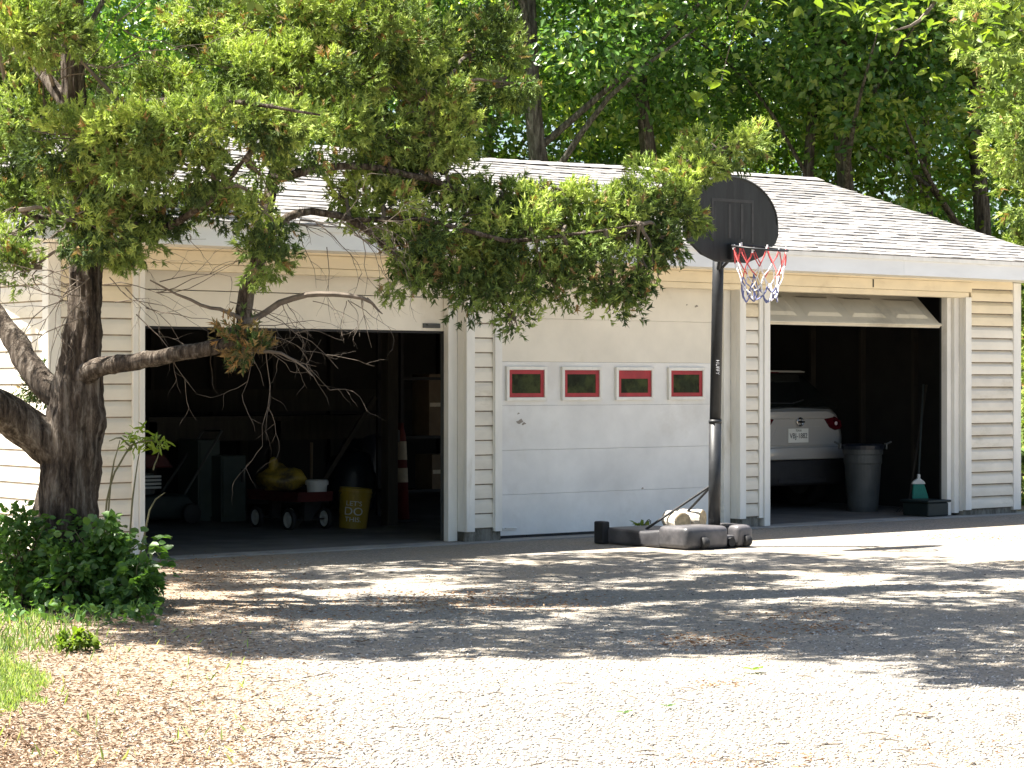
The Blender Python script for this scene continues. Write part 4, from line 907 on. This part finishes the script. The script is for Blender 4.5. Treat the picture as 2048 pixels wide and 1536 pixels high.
# base tank
bs = MB()
bs.prism([(4.80,-1.83),(5.26,-1.85),(5.26,-1.50),(4.80,-1.46)], (0,0,.0), (1,0,0), (0,1,0), (0,0,.185))
base = bs.build('base_tank', M['base_plastic'], hoop, smooth=True, bevel=.045, bseg=4)
b2 = MB(); b2.prism([(5.36,-1.85),(5.55,-1.84),(5.55,-1.50),(5.36,-1.50)], (0,0,.0), (1,0,0), (0,1,0), (0,0,.185)); b2.build('base_lobe', M['base_plastic'], base, smooth=True, bevel=.045, bseg=4)
b3 = MB(); b3.box(5.20,5.42,-1.80,-1.50,.005,.10); b3.build('base_bridge', M['base_plastic'], base, bevel=.015)
b4 = MB(); v4 = []
for y_, xl, xr, zt in ((-1.50,4.80,5.55,.150),(-1.30,4.80,5.48,.125),(-1.05,4.79,5.36,.135),(-.82,4.78,5.28,.140)): v4 += [(xl,y_,0.0),(xr,y_,0.0),(xr,y_,zt),(xl,y_,zt)]
f4 = [(0,1,2,3),(12,15,14,13)] + [(i*4+a_, i*4+(a_+1) % 4, i*4+4+(a_+1) % 4, i*4+4+a_) for i in range(3) for a_ in range(4)]
b4.add(v4, f4); b4.build('rear_tank', M['base_plastic'], base, smooth=True, bevel=.025, bseg=3)
b5 = MB(); b5.box(4.72,4.80,-.86,-.74,0,.19); b5.build('end_flap', M['dark'], base, bevel=.012)
for xw in (4.98, 5.46):
    wz = MB(); wz.lathe([(.001,-.03),(.045,-.03),(.05,-.02),(.05,.02),(.045,.03),(.001,.03)], (xw,-1.838,.052), 18, 'x'); wz.build('wheel', M['dark'], base, smooth=True)
ax = MB(); ax.lathe([(.001,-.02),(.038,-.02),(.038,.02),(.001,.02)], (5.31,-1.81,.045), 16, 'y'); ax.build('pole_socket', M['dark'], base)
for (x0,y0,z0) in ((4.98,-1.12,.13),(5.34,-1.06,.13)):
    br = MB(); br.tube([(x0,y0,z0),(5.308,-1.60,.52)], .011, 8); br.build('brace', M['black_paint'], hoop)
def log_(c, d, r, l, label):
    d = Vector(d).normalized(); c = Vector(c); mb = MB(); n_ = 6
    mb.tube([c + d*l*(i/n_-.5) for i in range(n_+1)], [r*random.uniform(.96,1.03) for _ in range(n_+1)], 20, noise=.02)
    o = mb.build('log', M['log_bark'], None, (c.x,c.y,c.z-r), smooth=False)
    e = MB(); e.tube([c - d*(l/2+.001), c - d*(l/2+.004)], [r*.93,r*.91], 20); e.build('cut_end', M['log_end'], o)
    tag(o, label, 'log', 'logs weighing down the hoop base')
log_((5.16,-1.30,.205), (.25,1,.05), .078, .24, 'pale cut log on the hoop base under the long brace')
log_((5.36,-1.24,.212), (-.45,1,0), .080, .26, 'pale cut log on the hoop base right against the pole')

# ------------------------------------------------------------------ things in the left bay
wg = empty('wagon', (3.75,2.5,0), 'dull red toy wagon loaded with a yellow bag in the left bay', 'wagon')
mb = MB(); z0, z1 = .27, .36
o_ = [(3.56,2.12),(3.94,2.12),(3.96,2.95),(3.54,2.95)]
mb.prism(o_, (0,0,z0), (1,0,0), (0,1,0), (0,0,.012))
for i in range(4):
    a_ = Vector((*o_[i],z0)); b_ = Vector((*o_[(i+1) % 4],z0)); n_ = (b_-a_).normalized().cross(UP)*.02
    mb.add([a_,b_,b_+n_+UP*.09,a_+n_+UP*.09,a_-n_*.3,b_-n_*.3,b_+n_*.7+UP*.09,a_+n_*.7+UP*.09], [(0,1,2,3),(4,7,6,5),(3,2,6,7),(0,4,5,1)])
mb.build('tray', M['wagon_red'], wg)
for y_ in (2.25,2.82): MB().tube([(3.55,y_,.10),(3.95,y_,.10)], .008, 6).build('axle', M['dark'], wg); MB().box(3.70,3.80,y_-.03,y_+.03,.09,.272).build('axle_mount', M['dark'], wg)
for x_ in (3.55,3.95):
    for y_ in (2.25,2.82):
        mb = MB(); mb.lathe([(.075,-.02),(.097,-.02),(.102,-.01),(.102,.01),(.097,.02),(.075,.02)], (x_,y_,.102), 24, 'x', closed=True); wh = mb.build('wheel', M['dark'], wg, smooth=True)
        mb = MB(); mb.lathe([(.001,-.012),(.03,-.016),(.05,-.006),(.076,-.014),(.076,.014),(.05,.006),(.03,.016),(.001,.012)], (x_,y_,.102), 20, 'x'); mb.build('rim', M['white_plastic'], wh)
def lumpy(name, c, r, sc, mat, label, cat, amp=.12, group=None, seg=22, rings=14):
    mb = MB(); mb.sphere((0,0,0), r, seg, rings, sc); ph = [random.uniform(0,6.28) for _ in range(6)]
    mb.v = [tuple(Vector(v)*(1+amp*(math.sin(v[0]/r*3+ph[0])*math.sin(v[1]/r*3.3+ph[1])+.6*math.sin(v[2]/r*6+ph[2]+v[0]/r*4)+.4*math.sin(v[1]/r*9+v[2]/r*7+ph[3])))) for v in mb.v]
    zm = -r*sc[2]*.85; mb.v = [(v[0],v[1],max(v[2],zm)) for v in mb.v]
    c = Vector(c); mb.v = [tuple(Vector(v)+c-Vector((0,0,zm))) for v in mb.v]
    return tag(mb.build(name, M[mat], None, c, smooth=True), label, cat, group)
bag = lumpy('bag', (3.68,2.62,.36), .20, (1.05,1.1,.60), 'yellow_bag', 'crumpled yellow sack lying on the wagon', 'bag', .17)
k_ = MB(); k_.sphere((3.60,2.6,.60), .06, 12, 8, (.8,.8,1.3)); k_.sphere((3.66,2.62,.575), .06, 12, 8, (1.2,1,.8)); k_.build('gathered_neck', M['yellow_bag'], bag, smooth=True)
tb = empty('tub', (3.85,2.24,.285), 'small white lidded tub on the near end of the wagon', 'tub')
mb = MB(); mb.lathe([(.001,.0),(.085,.0),(.098,.15),(.001,.15)], (3.85,2.24,.285), 24); mb.build('body', M['white_plastic'], tb, smooth=False)
mb = MB(); mb.lathe([(.108,.135),(.109,.17),(.10,.182),(.001,.182)], (3.85,2.24,.285), 24); mb.build('lid', M['white_plastic'], tb)
# bucket with lettering
BC = Vector((4.17,2.12,.008)); bu = empty('bucket', BC, 'yellow plastic bucket with white lettering beside the wagon', 'bucket')
mb = MB(); mb.lathe([(.001,0),(.128,0),(.148,.30),(.156,.30),(.156,.315),(.150,.315),(.152,.335),(.160,.335),(.160,.35),(.152,.352),(.153,.375),(.158,.378),(.146,.38),(.125,.02),(.001,.02)], BC, 32); mb.build('body', M['yellow_plastic'], bu)
for body, sz, zz in (("LET'S", .062, .235), ('DO', .105, .160), ('THIS.', .062, .085)):
    me = text_mesh(body, sz, M['white_plastic'])
    for v in me.vertices:
        rr_ = .1285 + .02*(zz+v.co.y)/.30 + .0012 + v.co.z; a_ = v.co.x*1.15/rr_; v.co = Vector((rr_*math.sin(a_), -rr_*math.cos(a_), v.co.y))
    o = link('lettering', me, bu, BC + Vector((0,0,zz))); o.rotation_euler = (0,0,R(-36))
mb = MB(); mb.tube([BC+Vector((.157*math.cos(t), .157*math.sin(t), .33-.10*math.sin(t))) for t in [math.pi*i/14 for i in range(15)]], .004, 5); mb.build('bail_handle', M['gray_plastic'], bu)
bu.rotation_euler = (R(2), R(4), 0)
# support post, diagonal prop, conduit
pz = PG(779,1052); pt = MB(); pt.box(pz.x-.06,pz.x+.06,pz.y-.06,pz.y+.06,0.008,2.465); pt.build('support_post', M['stud'], garage, bevel=.006)
t0 = PY(655,950,2.6); t1 = PY(750,795,2.75); pr = MB(); d_ = (t1-t0).normalized(); t0 = t0 - d_*(t0.z/d_.z)
pr.tube([t0+Vector((0,0,.008)), t1], .028, 4); tag(pr.build('leaning_board', M['stud']), 'narrow wooden board leaning diagonally behind the yellow bucket', 'board')
c0 = PY(786,860,2.4); cd = MB(); cd.tube([(c0.x,2.4,c0.z),(c0.x,2.4,2.46)], .012, 8); cdo = cd.build('conduit', M['white_plastic'], garage)
cd = MB(); cd.box(c0.x-.03,c0.x+.07,2.38,2.44,c0.z-.12,c0.z); cd.build('outlet_box', M['gray_plastic'], cdo, bevel=.006)
# traffic cone
cc = PG(802,1046); cn = empty('traffic_cone', cc, 'tall slim red traffic cone with two pale bands by the post', 'traffic cone')
mb = MB(); mb.box(cc.x-.12,cc.x+.12,cc.y-.12,cc.y+.12,.009,.04); mb.build('foot', M['dark'], cn, bevel=.01)
mb = MB(); mb.lathe([(.085,.04),(.048,.86),(.03,.92),(.03,.98),(.001,.98)], (cc.x,cc.y,0), 24); mb.build('body', M['cone'], cn, smooth=True)
for za, zb in ((.40,.54),(.62,.80)):
    f_ = lambda z: .085-.037*(z-.04)/.82+.002
    mb = MB(); mb.lathe([(f_(za),za),(f_(zb),zb)], (cc.x,cc.y,0), 24); mb.build('band', M['cone_white'], cn)
# workbench along the back with cupboards below
wb = empty('workbench', (4.8,4.6,0), 'long dark wooden workbench across the back of the left bay', 'workbench')
MB().box(3.3,6.3,4.45,5.25,.98,1.03).build('top', M['stud'], wb); MB().box(3.3,6.3,4.46,4.49,.78,.979).build('apron', M['stud'], wb)
for x_ in (3.35,4.8,6.2):
    for y_ in (4.5,5.15): MB().box(x_-.045,x_+.045,y_-.04,y_+.04,.008,.979).build('leg', M['stud'], wb)
def cupboard(px0, px1, py0, Y, dep, label):
    a_ = PY(px0,py0,Y); b_ = PY(px1,py0,Y); o = empty('cupboard', (a_.x,Y,0), label, 'cupboard', 'grey cupboards under the workbench')
    MB().box(a_.x,b_.x,Y,Y+dep,.008,a_.z).build('carcass', M['cabinet'], o, bevel=.008); MB().box(a_.x+.015,b_.x-.015,Y-.018,Y-.001,.05,a_.z-.02).build('door', M['cabinet'], o, bevel=.004)
    MB().box(b_.x-.07,b_.x-.05,Y-.035,Y-.019,a_.z*.6,a_.z*.8).build('handle', M['dark'], o)
cupboard(396,440,880,3.9,.4,'grey-green cupboard, the taller one beside the mower'); cupboard(442,492,912,3.7,.4,'grey-green cupboard, the lower one with a dark handle slot')
sh = PY(622,885,3.6); s_ = MB(); s_.tube([(sh.x,3.6,.3),(sh.x+.02,3.62,sh.z)], .016, 8)
so = s_.build('shovel', M['cardboard'], None, (sh.x,3.6,.008)); tag(so, 'shovel with pale wooden handle standing behind the wagon', 'shovel')
s2 = MB(); s2.prism([(-.10,.30),(.10,.30),(.11,.12),(0,0),(-.11,.12)], (sh.x,3.59,.008), (1,0,0), (0,0,1), (0,.012,0)); s2.build('blade', M['dark'], so)
lumpy('rubbish_bag', PG(715,1035)+Vector((.25,.5,.008)), .30, (.9,.9,1.25), 'bag_black', 'full black rubbish bag beside the support post', 'bag', .08, 'black rubbish bags')
lumpy('rubbish_bag', PG(740,1030)+Vector((.45,.75,.008)), .36, (.8,.8,1.5), 'bag_black', 'taller black rubbish bag standing behind the other one', 'bag', .08, 'black rubbish bags')
# shelf rack with cartons behind the cone
rk = empty('shelf_rack', (6.0,3.4,0), 'dark metal shelf rack with cartons at the right of the left bay', 'shelf')
for z_ in (.25,.80,1.40): MB().box(5.55,6.75,3.3,3.75,z_,z_+.03).build('shelf', M['dark'], rk)
for x_ in (5.57,6.73):
    for y_ in (3.32,3.73): MB().box(x_-.018,x_+.018,y_-.018,y_+.018,.008,1.9).build('upright', M['dark'], rk)
def carton(px0, px1, py0, py1, Y, dep, label):
    a_ = PY(px0,py1,Y); b_ = PY(px1,py0,Y); o = MB().box(a_.x,b_.x,Y,Y+dep,a_.z,b_.z).build('carton', M['cardboard'], None, (a_.x,Y,a_.z), bevel=.004)
    tag(o, label, 'carton', 'cardboard cartons'); MB().box(a_.x+.01,b_.x-.01,Y-.003,Y-.0005,(a_.z+b_.z)/2-.02,(a_.z+b_.z)/2+.02).build('tape', M['cone_white'], o)
za = .831; a_ = PY(860,768,3.31); carton(858,915,748, 768+FPX*(CAM.z-za)/(Vector((a_.x,3.31,za))-CAM).dot(FW), 3.31, .3, 'tall brown carton on the middle shelf, seen past the door stop')
za = .281; carton(864,915,908, 768+FPX*(CAM.z-za)/(Vector((a_.x,3.31,za))-CAM).dot(FW), 3.31, .3, 'brown carton on the lowest shelf behind the cone')
# mower
mc = PG(318,1052); mw = empty('lawn_mower', mc, 'old lawn mower with red hood just inside the left jamb', 'mower'); x_, y_ = mc.x, mc.y
mb = MB(); mb.prism([(-.42,.06),(.35,.06),(.42,.20),(.30,.30),(-.36,.30)], (x_,y_,0), (1,0,0), (0,0,1), (0,.55,0)); mb.build('deck', M['green_metal'], mw, smooth=True, bevel=.03)
mb = MB(); mb.lathe([(.001,.30),(.17,.30),(.18,.40),(.16,.50),(.001,.52)], (x_-.1,y_+.25,0), 20); mb.build('engine', M['gray_plastic'], mw)
for i in range(4): MB().box(x_-.28,x_+.02,y_-.01,y_+.02,.36+i*.035,.38+i*.035).build('cooling_fin', M['white_plastic'], mw)
mb = MB(); mb.prism([(-.42,0),(.20,0),(.10,.13),(-.35,.16)], (x_,y_+.05,.55), (1,0,0), (0,0,1), (0,.45,0)); mb.build('hood', M['wagon_red'], mw, bevel=.02)
mb = MB(); mb.tube([(x_+.3,y_+.05,.28),(x_+.75,y_+.1,.9),(x_+.75,y_+.45,.9),(x_+.3,y_+.5,.28)], .013, 8); mb.build('handlebar', M['gray_plastic'], mw)
for sx_ in (-.34,.34):
    for sy_ in (-.03,.58): mb = MB(); mb.lathe([(.001,-.025),(.09,-.025),(.10,-.015),(.10,.015),(.09,.025),(.001,.025)], (x_+sx_,y_+sy_,.109), 18, 'y'); mb.build('wheel', M['dark'], mw, smooth=True)

# ------------------------------------------------------------------ things in the right bay
CX = 9.575; car = empty('parked_car', (CX,3.8,0), 'silver white hatchback parked nose-in, its tail facing the right-hand opening', 'car')
ST = [ # y, half outline (x,z) from bottom centre round to top centre
 (1.66,[(0,.62),(.52,.62),(.60,.66),(.63,.80),(.60,.93),(.56,1.00),(.48,1.035),(0,1.06)]),
 (1.74,[(0,.52),(.66,.52),(.735,.60),(.75,.78),(.71,.95),(.66,1.03),(.56,1.075),(0,1.10)]),
 (1.95,[(0,.30),(.84,.30),(.90,.45),(.915,.75),(.88,.97),(.80,1.06),(.70,1.18),(0,1.24)]),
 (2.25,[(0,.25),(.86,.25),(.92,.45),(.925,.75),(.90,.98),(.83,1.06),(.64,1.40),(0,1.47)]),
 (2.50,[(0,.25),(.86,.25),(.92,.45),(.925,.75),(.90,.98),(.83,1.08),(.62,1.46),(0,1.53)]),
 (3.40,[(0,.25),(.86,.25),(.92,.45),(.92,.75),(.90,.96),(.84,1.06),(.63,1.50),(0,1.57)]),
 (4.20,[(0,.25),(.86,.25),(.92,.45),(.92,.75),(.90,.94),(.84,1.02),(.62,1.44),(0,1.51)]),
 (4.90,[(0,.25),(.86,.25),(.92,.45),(.91,.72),(.88,.88),(.80,.95),(.62,1.00),(0,1.04)]),
 (5.60,[(0,.27),(.82,.27),(.89,.45),(.87,.66),(.82,.80),(.74,.85),(.55,.89),(0,.92)]),
 (5.95,[(0,.35),(.60,.35),(.66,.45),(.66,.58),(.60,.68),(.52,.72),(.40,.74),(0,.76)])]
mb = MB(); vv = []; 
for y_, hf in ST: ring_ = [(CX+x,y_,z) for x,z in hf] + [(CX-x,y_,z) for x,z in hf[-2:0:-1]]; vv += ring_
nr = 14; ff = [tuple(range(nr)), tuple(range((len(ST)-1)*nr, len(ST)*nr))[::-1]]
for i in range(len(ST)-1):
    for k in range(nr): ff.append((i*nr+k, i*nr+(k+1) % nr, (i+1)*nr+(k+1) % nr, (i+1)*nr+k))
mb.add(vv, ff); body = mb.build('body', M['car_paint'], car, smooth=True, bevel=.02)
mb = MB(); mb.prism([(-.62,.55),(-.70,.48),(-.72,.38),(-.62,.28),(.62,.28),(.72,.38),(.70,.48),(.62,.55)], (CX,1.60,0), (1,0,0), (0,0,1), (0,.35,0)); mb.build('lower_bumper', M['dark'], car, smooth=True, bevel=.03)
mb = MB(); mb.prism([(-.64,.555),(.64,.555),(.68,.62),(.64,.685),(-.64,.685),(-.68,.62)], (CX,1.585,0), (1,0,0), (0,0,1), (0,.2,0)); mb.build('bumper_shelf', M['car_paint'], car, smooth=True, bevel=.015)
mb = MB(); mb.box(CX-.36,CX+.36,1.59,1.70,.30,.36); mb.build('diffuser', M['dark'], car, bevel=.01)
# tailgate panel, recess, window, lamps
mb = MB(); mb.prism([(-.54,.70),(.54,.70),(.59,.80),(.54,.95),(.50,1.0),(-.50,1.0),(-.54,.95),(-.59,.80)], (CX,1.648,0), (1,0,0), (0,0,1), (0,.02,0)); tg_ = mb.build('tailgate', M['car_paint'], car, bevel=.008)
mb = MB(); mb.prism([(-.44,.71),(.44,.71),(.33,.905),(-.33,.905)], (CX,1.6435,0), (1,0,0), (0,0,1), (0,.004,0)); mb.build('plate_recess', M['car_paint'], tg_, bevel=.002)
mb = MB(); mb.prism([(-.50,.985),(.50,.985),(.54,1.03),(.42,1.07),(-.42,1.07),(-.54,1.03)], (CX,1.635,0), (1,0,0), (0,0,1), (0,.09,0)); mb.build('tail_lip', M['car_paint'], tg_, smooth=True, bevel=.012)
mb = MB(); A_ = [(-.66,1.76,1.085),(.66,1.76,1.085),(.58,2.20,1.425),(.40,2.235,1.45),(-.40,2.235,1.45),(-.58,2.20,1.425)]
nrm_ = Vector((0,-.62,.78)); pa = [Vector((CX+x,y,z))+nrm_*.035 for x,y,z in A_]; mb.add(pa+[p-nrm_*.03 for p in pa], [tuple(range(6)),tuple(range(6,12))[::-1]]+[(i,(i+1) % 6,6+(i+1) % 6,6+i) for i in range(6)]); mb.build('rear_window', M['glass'], car)
mb = MB(); mb.prism([(-.56,0),(.56,0),(.58,.01),(.50,.022),(-.50,.022),(-.58,.01)], (CX,2.12,1.485), (1,0,0), (0,0,1), (0,.25,.01)); mb.build('spoiler', M['car_paint'], car, smooth=True, bevel=.01)
mb = MB(); mb.box(CX-.16,CX+.16,2.112,2.119,1.478,1.49); mb.build('brake_light', M['tail'], car)
for s_ in (-1,1):
    mb = MB(); mb.prism([(s_*.38,.985),(s_*.54,1.01),(s_*.63,.96),(s_*.65,.88),(s_*.54,.86),(s_*.46,.89)], (CX,1.632,0), (1,0,0), (0,0,1), (0,.10,0)); tl_ = mb.build('taillight', M['tail'], car, bevel=.008)
    mb = MB(); mb.sphere((CX+s_*.55,1.632,.935), .022, 10, 6, (1,.4,1)); mb.build('reverse_lamp', M['tail_clear'], tl_, smooth=True)
mb = MB(); mb.prism([(-.15,.0),(.15,.0),(.15,.15),(-.15,.15)], (CX-.02,1.632,.735), (1,0,0), (0,0,1), (0,.008,0)); pl_ = mb.build('license_plate', M['plate'], car, bevel=.002)
for body_, sz, zz in (('TEXAS',.030,.128),('VBJ-1882',.072,.070)):
    me = text_mesh(body_, sz, M['ink']); 
    sxx = (.262/ max(.01,(max(v.co.x for v in me.vertices)-min(v.co.x for v in me.vertices)))) if len(body_) > 5 else 1.0
    for v in me.vertices: v.co = Vector((v.co.x*sxx, -v.co.z, v.co.y*1.1))
    link('plate_lettering', me, pl_, (CX-.02,1.6305,.735+zz))
em = MB(); em.lathe([(.036,-.008),(.048,-.008),(.05,0),(.048,.008),(.036,.008)], (CX,1.628,.955), 24, 'y', closed=True); emo = em.build('emblem', M['chrome'], car, smooth=True); em = MB(); em.box(CX-.058,CX+.058,1.612,1.630,.945,.965); em.build('emblem_bar', M['chrome'], emo, bevel=.003)
for s_ in (-1,1):
    for y_ in (2.35,5.05):
        mb = MB(); mb.lathe([(.20,-.10),(.31,-.10),(.335,-.07),(.335,.07),(.31,.10),(.20,.10)], (CX+s_*.80,y_,.343), 28, 'x', closed=True); wh = mb.build('wheel', M['dark'], car, smooth=True)
        mb = MB(); mb.lathe([(.001,-.06),(.06,-.08),(.20,-.085),(.20,.085),(.06,.08),(.001,.06)], (CX+s_*.80,y_,.343), 20, 'x'); mb.build('rim', M['gray_plastic'], wh)
mb = MB(); mb.tube([(CX-.30,1.80,1.155),(CX+.05,1.79,1.15),(CX+.25,1.83,1.19)], .008, 5); mb.build('wiper', M['dark'], car)
# trash can
tc_ = Vector((10.03,1.15,.008)); tcn = empty('trash_can', tc_, 'grey plastic trash can beside the silver car', 'trash can')
mb = MB(); mb.lathe([(.001,0),(.155,0),(.165,.05),(.195,.50),(.203,.52),(.203,.60),(.212,.61),(.215,.66),(.222,.665),(.222,.69),(.206,.69),(.15,.03),(.001,.03)], tc_, 36); mb.build('body', M['gray_plastic'], tcn)
for s_ in (-1,1): mb = MB(); c_ = tc_ + RT*(s_*.235) + Vector((0,0,.69)); mb.prism([(-.05,-.03),(.05,-.03),(.05,.035),(-.05,.035)], c_, FW, UP, RT*(s_*.02)); mb.tube([c_-RT*s_*.03, c_+RT*s_*.07+UP*.05], .012, 6); mb.build('handle', M['gray_plastic'], tcn, bevel=.004)
lumpy_o = MB(); lumpy_o.lathe([(.224,.66),(.229,.70),(.20,.715),(.12,.70),(.001,.69)], tc_, 28); lumpy_o.build('bag_liner', M['bag_black'], tcn)
# broom
bc = PG(1838,1024); bc = P(1838,985,23.6); br = empty('broom', bc, 'teal broom hanging head down by the right-hand jamb', 'broom')
tp_ = bc + RT*.09 + UP*1.12 + FW*.25
mb = MB(); n_ = 9
mb.prism([(-.07,.0),(.09,-.02),(.10,.02),(.055,.16),(-.06,.16)], bc-UP*.07, RT, UP, FW*.05); mb.build('bristles', M['teal'], br, bevel=.012)
mb = MB(); mb.prism([(-.075,.155),(.07,.155),(.055,.185),(.015,.215),(.015,.26),(-.015,.26),(-.015,.215),(-.06,.185)], bc-UP*.07-FW*.003, RT, UP, FW*.055); mb.build('head_cap', M['white_plastic'], br, bevel=.008)
mb = MB(); mb.tube([bc+UP*.17+FW*.025, tp_], .010, 8); mb.build('handle', M['green_metal'], br)
p0 = P(1815,985,23.9); p0.z = .02; p1 = P(1853,770,24.4); mb = MB(); mb.tube([p0, p1], .012, 8); rk_ = mb.build('rake', M['stud'], None, p0); tag(rk_, 'thin wooden-handled rake leaning behind the teal broom', 'rake')
mb = MB(); 
for i in range(9): mb.tube([p0+RT*(.03*(i-4))+UP*0.0, p0+UP*.10], .004, 4)
mb.build('tines', M['dark'], rk_)
# bin box in the corner, electric panel, wall ornaments
bx = PG(1850,1036); o = empty('storage_bin', bx, 'dark green storage bin on the floor under the broom', 'bin')
MB().box(bx.x+.05,bx.x+.36,bx.y,bx.y+.35,.009,.15).build('tub', M['green_metal'], o, bevel=.015); MB().box(bx.x+.03,bx.x+.38,bx.y-.02,bx.y+.37,.151,.175).build('lid', M['green_metal'], o, bevel=.008)
YB = GD-.21
a_ = PY(1681,788,YB); b_ = PY(1737,666,YB); ep = MB().box(a_.x,b_.x,YB-.10,YB,a_.z,b_.z).build('electric_panel', M['cabinet'], None, (a_.x,YB,a_.z), bevel=.008); tag(ep, 'grey-green electric panel on the back wall of the right bay', 'electric panel')
MB().box(a_.x+.03,b_.x-.03,YB-.112,YB-.101,a_.z+.04,b_.z-.04).build('panel_door', M['cabinet'], ep, bevel=.003); c_ = PY(1709,790,YB); MB().tube([(c_.x,YB-.05,a_.z),(c_.x,YB-.05,.4)], .04, 8).build('conduit', M['gray_plastic'], ep)
c_ = PY(1612,743,5.2); mb = MB(); o_ = [(.115*math.cos(t), .15*math.sin(t)) for t in [2*math.pi*i/24 for i in range(24)]]
ua = (RT*math.cos(.6)+UP*-math.sin(.6)); va = (UP*math.cos(.6)+RT*math.sin(.6))
mb.prism(o_, c_, ua, va, FW*.02); ms_ = mb.build('wall_ornament', M['mask'], None, c_, bevel=.008); tag(ms_, 'pale oval ornament with dark holes hanging above the car', 'ornament')
for u_, v_, r_ in ((-.04,.045,.028),(.045,.04,.028)): mb = MB(); mb.prism([(r_*math.cos(t),r_*1.2*math.sin(t)) for t in [2*math.pi*i/14 for i in range(14)]], c_+ua*u_+va*v_-FW*.003, ua, va, FW*.002); mb.build('hole', M['ink'], ms_)
mb = MB(); mb.prism([(-.06,-.05),(-.02,-.075),(.03,-.075),(.065,-.045),(.03,-.055),(-.02,-.055)], c_-FW*.003, ua, va, FW*.002); mb.build('slot', M['ink'], ms_)
mb = MB(); mb.tube([c_+va*.15, Vector((c_.x+.02,c_.y+.02,2.465))], .003, 4); mb.build('cord', M['dark'], ms_)
c2 = PY(1588,735,5.25); mb = MB(); mb.prism([(-.03,-.15),(.035,-.03),(.04,.05),(.015,.15),(-.02,.03)], c2, RT, UP, FW*.012); fe = mb.build('wall_ornament', M['cabinet'], None, c2); tag(fe, 'thin leaf-shaped pendant hanging left of the oval ornament', 'ornament')
mb = MB(); mb.tube([c2+UP*.15+RT*.015, Vector((c2.x+.02,c2.y+.02,2.465))], .003, 4); mb.build('cord', M['dark'], fe)
c3 = PY(1742,757,YB); mb = MB(); mb.lathe([(.001,-.05),(.025,-.05),(.032,-.035),(.025,-.015),(.012,-.01),(.012,.0),(.001,.0)], c3, 16, 'y'); tag(mb.build('door_knob', M['brass'], None, c3, smooth=True), 'round brass knob on the back wall beside the electric panel', 'knob')
